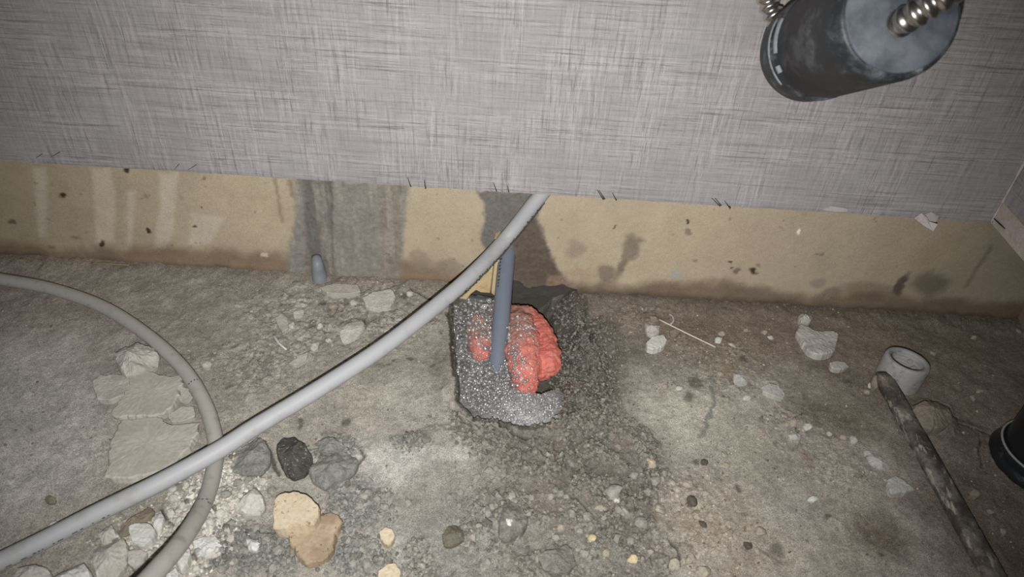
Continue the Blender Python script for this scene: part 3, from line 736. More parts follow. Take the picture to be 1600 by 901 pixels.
def chunk(name, outline, h, mat, label, cat='stone', flat=0.85, tilt=(0, 0), base=None, rough=0.18, z_out=0.35, group=None, parent=None):
    """stone with the traced ground outline, its own thickness, broken edges and a rough or facetted top"""
    gz = hz(*at(*np.mean(outline, 0))[:2]) if base is None else base
    P = np.array([at(px, py, gz + h * z_out) for px, py in outline])[:, :2]
    P2 = np.vstack([P, P[:1]]); seg = np.linalg.norm(np.diff(P2, axis=0), axis=1); s = np.concatenate([[0], np.cumsum(seg)])
    n = int(np.clip(s[-1] / 0.0020, 20, 110)); u = np.linspace(0, s[-1], n, endpoint=False)
    P = np.stack([np.interp(u, s, P2[:, 0]), np.interp(u, s, P2[:, 1])], 1)
    c = P.mean(0); size = np.abs(P - c).max()
    seed = hash_name(label or name) % 997
    r = np.random.default_rng(seed)
    L = P - c; nrm = L / (np.linalg.norm(L, axis=1)[:, None] + 1e-9)
    rag_ = (fbm(P[:, 0], P[:, 1], 170, 3, seed) - 0.5) * min(0.006, size * 0.16) + (fbm(P[:, 0], P[:, 1], 520, 2, seed + 3) - 0.5) * 0.0013
    L = L + nrm * rag_[:, None]
    Ls = L.copy()
    for _ in range(int(n * 0.6)): Ls = 0.5 * Ls + 0.25 * (np.roll(Ls, 1, 0) + np.roll(Ls, -1, 0))
    slab = flat >= 0.65
    if slab: rings = [(1.05, -0.004), (1.05, 0.1), (1.02, 0.5), (0.995, 0.82), (0.955, 1.0), (0.88, 1.0), (0.78, 1.0), (0.66, 1.0), (0.54, 1.0), (0.42, 1.0), (0.3, 1.0), (0.16, 1.0)]
    else: rings = [(1.0, -0.004), (1.03, 0.1), (1.0, 0.4), (0.92, 0.66), (0.83, 0.80), (0.74, 0.88), (0.64, 0.94), (0.54, 0.97), (0.42, 0.99), (0.3, 1.0), (0.15, 1.0)]
    planes = [(a + r.uniform(-.4, .4), r.uniform(0.35, 0.95), r.uniform(0.85, 1.15)) for a in np.linspace(0, 2 * math.pi, 5, endpoint=False)]
    pts = []
    for k, (sc_, zf) in enumerate(rings):
        wgt = float(np.clip((0.96 - sc_) / 0.35, 0, 1)) if k > 2 else (0.7, 0.6, 0.3)[k]; q = (L * (1 - wgt) + Ls * wgt) * sc_
        if k == 0: z = np.full(n, zf)
        else:
            z = np.full(n, zf * h)
            if not slab:
                for a, sl, d in planes:
                    z = np.minimum(z, h * np.maximum(d - sl * (q[:, 0] * math.cos(a) + q[:, 1] * math.sin(a)) / size, 0.12) if k > 1 else z)
            if k >= 2:
                am = rough * h * (0.5 if slab else 1.0)
                z = z + (fbm(q[:, 0] + c[0], q[:, 1] + c[1], 90, 3, seed + 9) - 0.5) * am + (fbm(q[:, 0] + c[0], q[:, 1] + c[1], 420, 3, seed + 19) - 0.5) * min(0.0022, am) + (tilt[0] * q[:, 0] + tilt[1] * q[:, 1]) * zf
        pts.append(np.stack([q[:, 0], q[:, 1], np.maximum(z, -0.004)], 1))
    V = np.concatenate(pts + [np.array([[0, 0, pts[-1][:, 2].mean()]])])
    F = []
    for k in range(len(rings) - 1):
        for i in range(n):
            j = (i + 1) % n
            F.append((k * n + i, k * n + j, (k + 1) * n + j)); F.append((k * n + i, (k + 1) * n + j, (k + 1) * n + i))
    k = len(rings) - 1
    for i in range(n): F.append((k * n + i, k * n + (i + 1) % n, len(V) - 1))
    F.append(tuple(range(n))[::-1])
    me = poly_mesh(name, V, F)
    if sum(L[i][0] * L[(i + 1) % n][1] - L[(i + 1) % n][0] * L[i][1] for i in range(n)) < 0: me.flip_normals()
    o = link(name, me, mat, parent)
    o.location = (c[0], c[1], gz)
    if label and parent is None: tag(o, label, cat, group)
    return o
def hash_name(s):
    h = 7
    for ch in str(s): h = (h * 31 + ord(ch)) & 0x7FFFFFFF
    return h

chunk('concrete_lump', [(180, 560), (192, 545), (215, 538), (240, 545), (251, 557), (245, 568), (228, 576), (208, 588), (196, 590), (184, 575)], 0.026, M_conc, 'pale pointed lump of concrete lying topmost left of the bending pipe', flat=0.4, rough=0.25)
chunk('screed_flake', [(146, 598), (158, 590), (185, 588), (205, 590), (208, 602), (196, 620), (175, 628), (154, 626), (147, 612)], 0.007, M_conc, 'rounded grey screed flake tucked left of the large flat flake')
chunk('screed_flake', [(204, 588), (218, 582), (234, 584), (250, 590), (270, 593), (287, 590), (288, 604), (281, 613), (280, 625), (272, 640), (256, 652), (220, 655), (185, 656), (174, 650), (190, 628), (203, 604)], 0.0085, M_slabtop, 'large flat pale screed flake below the pointed concrete lump')
chunk('screed_flake', [(190, 660), (225, 655), (256, 656), (262, 668), (290, 666), (312, 664), (312, 680), (298, 702), (275, 728), (250, 742), (200, 752), (163, 750), (172, 728), (173, 700)], 0.008, M_slabtop, 'biggest smooth-topped screed flake touching the straight pipe')
chunk('screed_flake', [(262, 652), (285, 638), (304, 638), (306, 652), (290, 660), (268, 662)], 0.006, M_slabtop, 'narrow buff flake wedged between the flat flakes and the bending pipe')
chunk('screed_flake', [(282, 606), (296, 610), (302, 624), (294, 634), (282, 630), (284, 618)], 0.006, M_conc, 'small grey flake under the inside of the bending pipe')
chunk('chalk_rock', [(80, 905), (96, 892), (122, 880), (136, 882), (145, 897), (148, 925), (80, 925)], 0.022, M_white, 'white chalky rock at the bottom edge under the straight pipe', flat=0.6)
chunk('concrete_lump', [(20, 900), (30, 889), (56, 885), (78, 890), (84, 902), (70, 920), (22, 920)], 0.016, M_conc, 'low grey rock beside the white chalky rock', flat=0.5)
chunk('concrete_lump', [(205, 832), (215, 826), (240, 827), (248, 838), (240, 852), (225, 862), (210, 858)], 0.016, M_white, 'chalky cube-like lump between the two pipes', flat=0.7)
chunk('concrete_lump', [(150, 850), (172, 846), (198, 842), (203, 862), (196, 890), (178, 908), (150, 905), (142, 876)], 0.016, M_conc, 'broad rounded concrete lump left of the chalky cube-like lump', flat=0.5)
chunk('concrete_lump', [(242, 800), (252, 797), (258, 810), (254, 832), (246, 840), (240, 824)], 0.012, M_white, 'thin upright chalk sliver between the two pipes', flat=0.6)
chunk('concrete_lump', [(204, 866), (222, 864), (234, 868), (228, 882), (212, 894), (202, 886)], 0.010, M_conc, 'flat pale chip just left of the rising pipe end', flat=0.7)
chunk('concrete_lump', [(154, 838), (166, 822), (178, 820), (182, 838), (172, 850), (160, 852)], 0.012, M_conc, 'angular grey chip under the straight pipe print', flat=0.6)
chunk('concrete_lump', [(180, 830), (215, 806), (236, 792), (244, 800), (226, 820), (200, 836), (186, 842)], 0.010, M_brown, 'long sandy lump hugging the underside of the straight pipe', flat=0.5)
chunk('chalk_rock', [(278, 846), (292, 848), (300, 862), (296, 884), (284, 898), (274, 882)], 0.014, M_white, 'upright white chalk lump right of the rising pipe end', flat=0.5)
chunk('chalk_rock', [(262, 884), (276, 884), (280, 898), (272, 914), (258, 912)], 0.012, M_white, 'small bluish-white chalk lump at the bottom beside the rising pipe', flat=0.5)
chunk('chalk_rock', [(300, 846), (318, 840), (338, 838), (350, 850), (346, 868), (322, 874), (306, 866)], 0.010, M_white, 'wide flat white chalk lump right of the rising pipe', flat=0.5)
chunk('chalk_rock', [(384, 844), (398, 842), (410, 852), (402, 864), (388, 862)], 0.010, M_white, 'small square white stone left of the upper beige tile piece', flat=0.6)
chunk('concrete_lump', [(364, 799), (380, 780), (400, 765), (412, 776), (416, 792), (408, 806), (386, 806)], 0.016, M_conc, 'pale wedge-shaped chip above the dark crumbs by the upper beige tile piece', flat=0.6, rough=0.2)
chunk('mortar_lump', [(356, 720), (375, 700), (402, 684), (416, 690), (424, 710), (421, 728), (408, 742), (380, 742), (362, 736)], 0.014, M_gran, 'rounded grainy mortar lump beneath the straight pipe, left of the dark stone', flat=0.5, rough=0.45)
chunk('dark_stone', [(431, 694), (444, 684), (462, 686), (478, 698), (489, 712), (488, 728), (476, 742), (458, 748), (444, 738), (436, 718)], 0.020, M_dark, 'nearly black rounded stone with pale scratches', flat=0.4, rough=0.15)
chunk('mortar_lump', [(492, 722), (505, 710), (535, 705), (552, 712), (563, 726), (555, 740), (530, 752), (508, 766), (490, 752), (480, 742)], 0.018, M_gran, 'grainy grey mortar chunk right of the nearly black stone', flat=0.5, rough=0.45)
chunk('mortar_lump', [(494, 690), (520, 684), (540, 696), (545, 704), (520, 708), (500, 708)], 0.010, M_gran, 'flat grey mortar flake above the grainy mortar chunk', flat=0.6)
ts = chunk('tile_piece', [(429, 790), (438, 778), (462, 776), (482, 782), (500, 797), (503, 808), (492, 826), (462, 828), (436, 833), (427, 830)], 0.014, M_beige, 'upper cream tile piece with a rough broken edge', 'tile piece', base=0.010, flat=0.9, rough=0.06, tilt=(0.02, 0.05))
chunk('tile_piece', [(446, 832), (470, 828), (494, 826), (505, 806), (530, 808), (536, 820), (524, 842), (522, 862), (508, 880), (480, 888), (466, 872), (455, 852)], 0.011, M_beige2, 'lower brown-stained tile piece lying under the cream one', 'tile piece', flat=0.9, rough=0.10)
chunk('tile_piece', [(593, 835), (602, 828), (613, 830), (618, 842), (612, 854), (604, 857), (595, 846)], 0.009, M_beige, 'small cream tile crumb on the grey mud', 'tile piece', flat=0.7)
chunk('tile_piece', [(591, 897), (606, 886), (618, 884), (627, 895), (625, 915), (592, 915)], 0.010, M_beige, 'cream tile piece cut off by the bottom edge', 'tile piece', flat=0.7)
wetst = chunk('wet_stone', [(778, 824), (786, 792), (795, 784), (812, 786), (822, 800), (827, 818), (816, 832), (798, 844), (777, 840)], 0.013, M_wetstone, 'damp angular grey stone with a white spot in the mud', flat=0.5, rough=0.55)
bpy.context.view_layer.update()
spot = chunk('white_spot', [(786, 816), (796, 810), (806, 814), (804, 826), (792, 832), (785, 826)], 0.0152, M_white, '', base=wetst.location.z, flat=0.4, parent=wetst)
spot['label'] = 'white chalky patch'; spot.location = spot.location - wetst.location
chunk('mortar_lump', [(838, 872), (848, 862), (870, 858), (885, 848), (896, 860), (900, 880), (890, 896), (868, 898), (848, 888)], 0.010, M_wetstone, 'rough crescent-edged mortar lump at the bottom of the mud trail', flat=0.4, rough=0.6)
chunk('mortar_lump', [(690, 836), (700, 822), (714, 816), (724, 826), (728, 844), (712, 850), (694, 856)], 0.008, stone_mat('sandy_lump', srgb(126, 118, 100), srgb(110, 106, 96), 120, bump=0.002), 'sandy brown crumb lump left of the damp angular stone', flat=0.4, rough=0.6)
chunk('pale_stone', [(1006, 508), (1012, 502), (1024, 502), (1031, 512), (1032, 524), (1020, 527), (1010, 522)], 0.012, M_paleright, 'rounded pale stone at the upper end of the thin stick', flat=0.6)
chunk('pale_stone', [(1008, 541), (1018, 531), (1034, 528), (1042, 536), (1036, 546), (1020, 551), (1010, 548)], 0.010, M_white, 'flat oval whitish stone below the rounded pale stone', flat=0.7)
chunk('pale_stone', [(1014, 494), (1024, 492), (1032, 498), (1030, 503), (1018, 502)], 0.006, M_brown, 'brownish chip just above the rounded pale stone', flat=0.6)
chunk('pale_stone', [(1046, 514), (1058, 510), (1064, 518), (1058, 526), (1046, 525)], 0.006, M_brown, 'dull brown chip below the middle of the thin stick', flat=0.6)
chunk('concrete_lump', [(1246, 496), (1252, 489), (1266, 488), (1270, 498), (1266, 506), (1252, 507)], 0.014, M_paleright, 'small round grey lump above the notched mortar slab', flat=0.5)
chunk('mortar_slab', [(1243, 524), (1246, 511), (1258, 514), (1270, 522), (1280, 524), (1298, 522), (1307, 526), (1306, 540), (1300, 556), (1278, 560), (1262, 554), (1252, 538)], 0.011, M_paleright, 'grey notched mortar slab lying on brown floor right of the stick', flat=0.8, rough=0.3)
chunk('concrete_lump', [(1294, 570), (1304, 568), (1318, 570), (1324, 577), (1312, 581), (1297, 578)], 0.008, M_paleright, 'flat pale chip below the notched mortar slab', flat=0.7)
chunk('pale_stone', [(1188, 608), (1200, 602), (1216, 606), (1226, 620), (1222, 626), (1204, 620), (1190, 614)], 0.007, M_paleright, 'long pale chip in the earthy floor right of the hole', flat=0.7)
chunk('concrete_lump', [(1145, 586), (1158, 582), (1172, 590), (1168, 602), (1154, 604), (1145, 596)], 0.007, M_paleright, 'rough pale lump up-left of the long pale chip', flat=0.4)
chunk('pale_stone', [(1353, 713), (1364, 707), (1382, 717), (1394, 730), (1386, 736), (1370, 730), (1356, 720)], 0.008, M_paleright, 'slanting pale stone left of the iron bar', flat=0.6)
chunk('pale_stone', [(1348, 706), (1358, 703), (1366, 706), (1360, 712), (1350, 713)], 0.005, M_paleright, 'small pale tip touching the slanting pale stone', flat=0.6)
chunk('pale_stone', [(1383, 753), (1396, 747), (1410, 755), (1426, 769), (1412, 774), (1390, 776)], 0.009, M_paleright, 'triangular pale stone below the slanting pale stone', flat=0.7)
chunk('pale_stone', [(1260, 782), (1266, 776), (1277, 775), (1280, 780), (1272, 785)], 0.005, M_white, 'tiny oval white stone on the bare earthy floor', flat=0.6)
chunk('pale_stone', [(1328, 682), (1336, 680), (1341, 688), (1338, 694), (1329, 692)], 0.006, M_paleright, 'tiny pale stone up-left of the slanting pale stone', flat=0.5)
chunk('pale_stone', [(1230, 680), (1240, 676), (1252, 680), (1250, 688), (1236, 688)], 0.006, M_paleright, 'dull flat stone in the crumbly patch left of the iron bar', flat=0.6)
chunk('dirt_lump', [(1424, 640), (1434, 630), (1452, 625), (1472, 628), (1486, 642), (1490, 658), (1476, 668), (1450, 672), (1430, 664)], 0.016, M_brown, 'round earthy mortar mound between the iron bar and the black pipe', flat=0.3)
chunk('dirt_lump', [(1514, 770), (1522, 760), (1532, 762), (1534, 774), (1522, 782)], 0.007, M_brown, 'small brown lump between the iron bar and the black pipe foot', flat=0.4)
# chips in the flaky floor left of the hole
chunk('floor_chip', [(432, 500), (440, 492), (450, 500), (452, 516), (442, 522), (434, 512)], 0.006, M_slabtop, 'leaf-shaped pale chip in the flaky floor', flat=0.7)
chunk('floor_chip', [(456, 488), (466, 481), (476, 486), (472, 496), (460, 497)], 0.006, M_slabtop, 'round pale chip right of the leaf-shaped chip', flat=0.6)
chunk('floor_chip', [(566, 470), (584, 462), (612, 458), (620, 468), (612, 480), (588, 484), (572, 482)], 0.009, M_conc, 'large tilted floor flake just above the straight pipe', flat=0.8, tilt=(0.0, 0.15))
chunk('floor_chip', [(532, 512), (548, 504), (568, 502), (572, 512), (560, 526), (536, 536), (530, 526)], 0.008, M_conc, 'ragged round flake up-left of the straight pipe middle', flat=0.5)
chunk('floor_chip', [(484, 546), (492, 528), (500, 532), (498, 544), (490, 550)], 0.007, M_slabtop, 'upright splinter of floor in the flaky patch', flat=0.6)
chunk('floor_chip', [(452, 570), (470, 558), (482, 552), (480, 562), (466, 572)], 0.005, M_slabtop, 'long thin pale chip lying on the dusty floor', flat=0.7)
chunk('floor_chip', [(500, 452), (520, 446), (560, 448), (564, 458), (540, 462), (510, 460)], 0.006, M_slabtop, 'wide low flake below the pipe stub', flat=0.8)
chunk('floor_chip', [(312, 566), (322, 563), (332, 568), (330, 575), (316, 575)], 0.006, M_slabtop, 'lone pale chip right of the bending pipe', flat=0.5)
chunk('floor_chip', [(75, 884), (76, 878), (86, 812), (90, 808), (92, 815)][0:0] or [(76, 828), (80, 808), (88, 810), (92, 822), (86, 832)], 0.008, M_conc, 'small pale lump above the straight pipe print', flat=0.4)
chunk('floor_chip', [(68, 780), (78, 774), (88, 778), (88, 788), (74, 788)], 0.005, M_brown, 'low crumb on the smooth cement left of the big flakes', flat=0.4)

# ------------------------------------------------------------------ loose pebbles, each on its own
def rock_mesh(name, seed):
    r = random.Random(seed); bm = bmesh.new(); bmesh.ops.create_icosphere(bm, subdivisions=2, radius=1)
    pl = [(Vector((r.gauss(0, 1), r.gauss(0, 1), r.gauss(0, 1))).normalized(), r.uniform(0.6, 0.9)) for _ in range(5)]
    for v in bm.verts:
        v.co *= 1 + 0.30 * mnoise.noise(v.co * 1.6 + Vector((seed * 3.1, 0, 0))) + 0.22 * mnoise.noise(v.co * 4.2 + Vector((0, seed * 2.7, 0)))
        for n_, d in pl:
            q = v.co.dot(n_) - d
            if q > 0: v.co -= n_ * q
    for v in bm.verts: v.co.z *= 0.75
    return bm_mesh(name, bm)
ROCKS = [rock_mesh('pebble', s) for s in range(8)]
def pebble_mat(name, c1, c2):
    t = NT(name); v = t.coord()
    base = t.mix(t.ramp(t.noise(v, 2.2, 5, 0.7), 0.35, 0.65), c1, c2)
    return t.done(base, 0.88, t.bump(t.noise(v, 7, 4, 0.7), 0.0012, 0.7), spec=0.2)
PM = [pebble_mat('pebble_grey', srgb(160, 157, 148), srgb(134, 131, 122)), pebble_mat('pebble_buff', srgb(176, 167, 150), srgb(150, 141, 125)), pebble_mat('pebble_white', srgb(208, 205, 195), srgb(182, 178, 167)), pebble_mat('pebble_cream', srgb(214, 196, 160), srgb(190, 172, 138)), pebble_mat('pebble_dark', srgb(104, 99, 90), srgb(82, 77, 68))]
ROCK_VARIANTS = []
for me in ROCKS:
    row = []
    for m in PM:
        c = me.copy(); c.materials.append(m); row.append(c)
    ROCK_VARIANTS.append(row)
def pebbles(label, group, spots, mats, rs):
    """pebbles that can be told apart in the photograph: (pixel x, pixel y, half width in pixels)"""
    r = np.random.default_rng(rs)
    for k, (px, py, hw) in enumerate(spots):
        p = at(px, py); s = np.linalg.norm(at(px + hw, py) - at(px, py)) * 1.05
        o = bpy.data.objects.new('pebble', ROCK_VARIANTS[r.integers(0, 8)][mats[k % len(mats)]]); COL.objects.link(o)
        o.location = (p[0], p[1], hz(p[0], p[1]) + s * 0.28); o.rotation_euler = (r.uniform(-.5, .5), r.uniform(-.5, .5), r.uniform(0, 6.28))
        o.scale = (s, s * r.uniform(.75, 1), s * r.uniform(.6, .85))
        tag(o, label, 'pebble', group)
pebbles('grey crumb in the mud between the damp angular stone and the hole', 'crumbs above the damp stone', [(720, 770, 7), (745, 748, 8), (765, 738, 8), (776, 722, 7), (758, 702, 7), (735, 762, 6), (755, 776, 7), (768, 796, 7), (762, 806, 8), (700, 776, 6), (718, 790, 6)], [0], 5)
pebbles('grey crumb on the smooth mud between the cream tile crumb and the sandy lump', 'crumbs on the smooth mud', [(638, 786, 7), (662, 762, 5), (672, 872, 5), (681, 866, 5), (686, 784, 6), (748, 828, 6), (760, 838, 7), (716, 868, 5), (762, 880, 7)], [0], 6)
pebbles('knobbly grey-brown lump in the coarse mud right of the damp angular stone', 'coarse lumps in the mud trail', [(892, 810, 9), (916, 814, 9), (876, 826, 7), (868, 842, 7), (905, 832, 7), (938, 796, 9), (976, 804, 10), (1001, 818, 12), (1030, 796, 11), (985, 846, 8), (912, 868, 8), (946, 866, 8), (1012, 770, 8), (1024, 756, 9), (1018, 730, 8), (990, 744, 7)], [0, 0, 1], 7)
pebbles('larger pale lump with a white chip in the coarse mud', None, [(956, 776, 15)], [0], 71)
pebbles('cream tile grain in the bottom of the mud trail', 'cream grains in the mud trail', [(923, 848, 7), (988, 876, 9), (1015, 728, 7)], [3], 8)
pebbles('small whitish chip by the lump with a white chip', None, [(961, 786, 7)], [2], 81)
pebbles('dark round pebble on the pinkish gritty floor right of the mud trail', 'dark pebbles right of the mud trail', [(1080, 786, 10), (1100, 724, 7), (1098, 820, 7), (1167, 854, 8)], [4], 9)
pebbles('pale stone set in the pinkish gritty floor right of the mud trail', 'pale stones right of the mud trail', [(1088, 806, 10), (1186, 832, 10), (1074, 758, 8), (1098, 896, 13), (1132, 712, 7), (1078, 876, 10), (1052, 884, 12), (1182, 862, 6), (1134, 728, 6)], [1], 10)
pebbles('pale crumb in the earthy patch right of the hole, near the grey crack-like stain', 'crumbs beside the long stain', [(1125, 584, 6), (1060, 609, 7), (1038, 606, 5), (1165, 624, 6), (1136, 626, 5), (1144, 540, 6), (1128, 521, 7), (1122, 532, 7), (1194, 520, 5), (1204, 528, 5), (1166, 516, 5)], [1, 2], 11)
pebbles('pale crumb in the crumbly patch up-left of the iron bar', 'crumbs by the iron bar', [(1240, 662, 8), (1262, 668, 8), (1318, 682, 6), (1360, 602, 5), (1355, 612, 5), (1296, 676, 5), (1225, 650, 7)], [1, 2], 12)
pebbles('small dull pebble on the dark floor right of the iron bar', 'pebbles right of the iron bar', [(1520, 622, 6), (1530, 612, 5), (1590, 520, 5), (1521, 528, 5), (1458, 552, 5), (1566, 832, 7), (1545, 800, 6)], [1], 13)
pebbles('grey mortar crumb heaped right of the lower brown-stained tile piece', 'crumbs right of the tile pieces', [(562, 792, 9), (552, 768, 9), (575, 772, 9), (590, 782, 8), (602, 794, 8), (582, 854, 9), (566, 862, 8), (545, 850, 8), (572, 882, 9), (552, 886, 8), (595, 876, 7), (540, 790, 7), (606, 776, 7)], [0], 14)
pebbles('grey mortar crumb heaped left of the cream tile pieces', 'crumbs left of the tile pieces', [(400, 826, 9), (418, 848, 8), (436, 862, 9), (382, 862, 9), (366, 880, 9), (402, 884, 9), (426, 890, 9), (346, 892, 8), (444, 880, 8), (390, 820, 7)], [0], 15)
pebbles('whitish pebble in the pale rubble between the curved pipe and the wedge chip', 'pebbles right of the pipe crossing', [(340, 760, 9), (356, 780, 8), (332, 790, 8), (372, 756, 8), (346, 808, 9), (362, 822, 8), (330, 822, 8), (388, 752, 7), (410, 752, 8), (424, 766, 8)], [2, 0], 16)
pebbles('chalky pebble in the pale rubble between the two pipes', 'pebbles between the two pipes', [(272, 780, 9), (286, 792, 8), (268, 804, 9), (280, 816, 8), (300, 770, 8), (262, 838, 8), (270, 764, 7), (254, 852, 7), (292, 758, 7)], [2], 17)
pebbles('pale little stone in the flaky floor left of the hole', 'stones in the flaky floor', [(514, 532, 5), (602, 464, 6), (640, 462, 6), (486, 497, 6), (470, 530, 6), (520, 480, 7), (552, 474, 7), (474, 546, 6), (500, 512, 6), (590, 540, 6), (606, 520, 6)], [2, 1], 18)

# fine grit: far too many to count
def scatter_grit(n, maskf, region, smin, smax, cols, seed):
    r = np.random.default_rng(seed)
    px = r.uniform(region[0], region[2], n); py = r.uniform(region[1], region[3], n)
    d = _f[None] + ((px - 800) / FPX)[:, None] * _R - ((py - 450.5) / FPX)[:, None] * _U
    t = -CAM[2] / d[:, 2]; p = CAM + t[:, None] * d
    keep = r.uniform(size=n) < mask_at(maskf, p[:, 0], p[:, 1]); p = p[keep]
    p[:, 2] = hz_arr(p[:, 0], p[:, 1])
    s = smin + (smax - smin) * r.uniform(size=len(p)) ** 2.5
    c = np.array(cols)[r.integers(0, len(cols), len(p))] * r.uniform(0.75, 1.2, (len(p), 1))
    return p, s, c
slope_m = np.clip(slope_r * 0.8 + (basin > 0.02) * (basin < 0.6) * 0.8, 0, 1)
G1 = scatter_grit(42000, np.clip(gravel * 0.8 + slope_m, 0, 1), (600, 450, 1080, 930), 0.0007, 0.0029, [srgb(122, 118, 108), srgb(106, 102, 93), srgb(134, 129, 117)], 3)
G2 = scatter_grit(16000, np.clip(clump, 0, 1), (300, 660, 660, 930), 0.0008, 0.0034, [srgb(128, 127, 120), srgb(112, 111, 105), srgb(138, 137, 130)], 4)
G3 = scatter_grit(5000, np.clip(rubble_w, 0, 1), (120, 700, 420, 930), 0.0012, 0.0040, [srgb(204, 200, 188), srgb(190, 185, 173), srgb(172, 166, 154)], 5)
G4 = scatter_grit(9000, np.clip(rough_r * 0.6 + 0.10, 0, 1), (900, 480, 1600, 930), 0.0006, 0.0022, [srgb(150, 140, 122), srgb(176, 168, 150), srgb(112, 100, 84), srgb(132, 120, 102)], 6)
G5 = scatter_grit(7000, np.clip(chips * 0.7 + 0.08, 0, 1), (0, 440, 720, 760), 0.0006, 0.0024, [srgb(150, 144, 130), srgb(164, 158, 145), srgb(120, 112, 98)], 7)
G6 = scatter_grit(1500, np.clip(gravel * 0.8 + rubble_w * 0.7, 0, 1), (150, 640, 1060, 930), 0.0025, 0.0055, [srgb(130, 126, 116), srgb(114, 110, 101), srgb(142, 138, 128)], 8)
GG = (G1, G2, G3, G4, G5, G6)
gp = np.concatenate([g[0] for g in GG]); gs = np.concatenate([g[1] for g in GG]); gc = np.concatenate([g[2] for g in GG])
gv, gf, gcol = grains(gp, gs, gc)
t = NT('loose_grit'); M_grit = t.done(t.attr('Col'), 0.8, spec=0.3)
tag(link('grit', np_mesh('grit', gv, gf, gcol, smooth=False), M_grit), 'fine grit and crumbs strewn over the concrete floor', 'grit', kind='stuff')

# thin stick on the right floor
st = [at(1030, 499, .006), at(1060, 514, .007), at(1095, 531, .006), at(1118, 542, .005)]
stick = tag(link('thin_stick', tube_mesh('thin_stick', catmull(st, .006), 0.0011, 8), plain_mat('pale_wood', srgb(196, 188, 172), 0.7)), 'thin straight whitish stick on the brown floor', 'stick')
sh = [at(1044, 490, .004), at(1051, 494, .006), at(1052, 502, .005), at(1047, 507, .004)]
tag(link('shaving', tube_mesh('shaving', catmull(sh, .003), 0.0013, 8), M_paleright), 'curled pale shaving beside the upper end of the stick', 'shaving')
sh = [at(428, 524, .002), at(436, 536, .004), at(448, 546, .002)]
tag(link('shaving', tube_mesh('shaving', catmull(sh, .003), 0.0013, 8), M_white), 'small curved white splinter in the flaky floor', 'splinter')
sh = [aw(143, 411, WB - .012), aw(170, 412, WB - .014), aw(202, 414, WB - .010)]
tag(link('straw', tube_mesh('straw', catmull(sh, .004), 0.0011, 8), plain_mat('dry_straw', srgb(150, 130, 98), 0.8)), 'dry straw lying along the foot of the wall', 'straw')

# ------------------------------------------------------------------ pink rag in the hole
lobes = []
def lobe(pts):
    P = np.array([list(at(px, py, z)) + [r] for px, py, z, r in pts])
    for a, b in zip(P[:-1], P[1:]):
        for k in range(7): lobes.append(a + (b - a) * k / 7)
    lobes.append(P[-1])
lobe([(806, 500, -.020, .016), (812, 512, -.006, .021), (818, 545, -.003, .0225), (820, 580, -.007, .019), (821, 604, -.016, .014)])
lobe([(832, 500, -.020, .014), (848, 520, -.014, .014), (857, 545, -.012, .0145), (855, 567, -.010, .0175), (849, 575, -.015, .015)])
lobe([(762, 494, -.016, .014), (750, 512, -.008, .017), (751, 535, -.007, .0165), (752, 552, -.012, .013)])
lobe([(762, 498, -.024, .014), (790, 492, -.022, .016), (826, 498, -.020, .016)])
lobes = np.array(lobes)
bm = bmesh.new()
for x, y, z, r in lobes: bmesh.ops.create_icosphere(bm, subdivisions=2, radius=r, matrix=Matrix.Translation((x, y, z)))
t = NT('pink_terry'); v = t.coord()
g = t.node('ShaderNodeSeparateXYZ'); tc = t.node('ShaderNodeTexCoord'); t.l.new(tc.outputs['Object'], g.inputs[0])
damp = t.ramp(t.math('ADD', g.outputs[1], t.math('MULTIPLY', t.noise(v, 45, 4), 0.08)), -0.075, -0.015)
edge = t.ramp(t.math('ADD', g.outputs[0], t.math('MULTIPLY', t.noise(v, 60, 3), 0.03)), 0.035, 0.05, 1.0, 0.0)
base = t.mix(t.ramp(t.noise(v, 120, 5, 0.7), 0.3, 0.7), srgb(226, 118, 104), srgb(240, 150, 134))
base = t.mix(t.math('MULTIPLY', t.math('MULTIPLY', damp, edge), 0.9), base, srgb(184, 140, 124))
n = t.bump(t.noise(v, 420, 5, 0.75), 0.0025, 1.0)
M_pink = t.done(base, 0.7, n, spec=0.3)
rag = link('pink_rag', bm_mesh('pink_rag', bm, True), M_pink)
md = rag.modifiers.new('weld', 'REMESH'); md.mode = 'VOXEL'; md.voxel_size = 0.0016; md.use_smooth_shade = True
md = rag.modifiers.new('soft', 'SMOOTH'); md.factor = 0.6; md.iterations = 6
tx = bpy.data.textures.new('folds', 'CLOUDS'); tx.noise_scale = 0.018; tx.noise_depth = 2
md = rag.modifiers.new('folds', 'DISPLACE'); md.texture = tx; md.strength = 0.009; md.mid_level = 0.5
tx = bpy.data.textures.new('nap', 'CLOUDS'); tx.noise_scale = 0.0045; tx.noise_depth = 3
md = rag.modifiers.new('nap', 'DISPLACE'); md.texture = tx; md.strength = 0.0040; md.mid_level = 0.5
tag(rag, 'soaked salmon pink rag stuffed in the hole around the grey pipe', 'rag')

def rag_top(x, y):
    z = np.full(np.shape(x), -1.0)
    for lx, ly, lz, r in lobes:
        d2 = (x - lx) ** 2 + (y - ly) ** 2
        z = np.maximum(z, np.where(d2 < r * r, lz + np.sqrt(np.maximum(r * r - d2, 0)), -1))
    return z

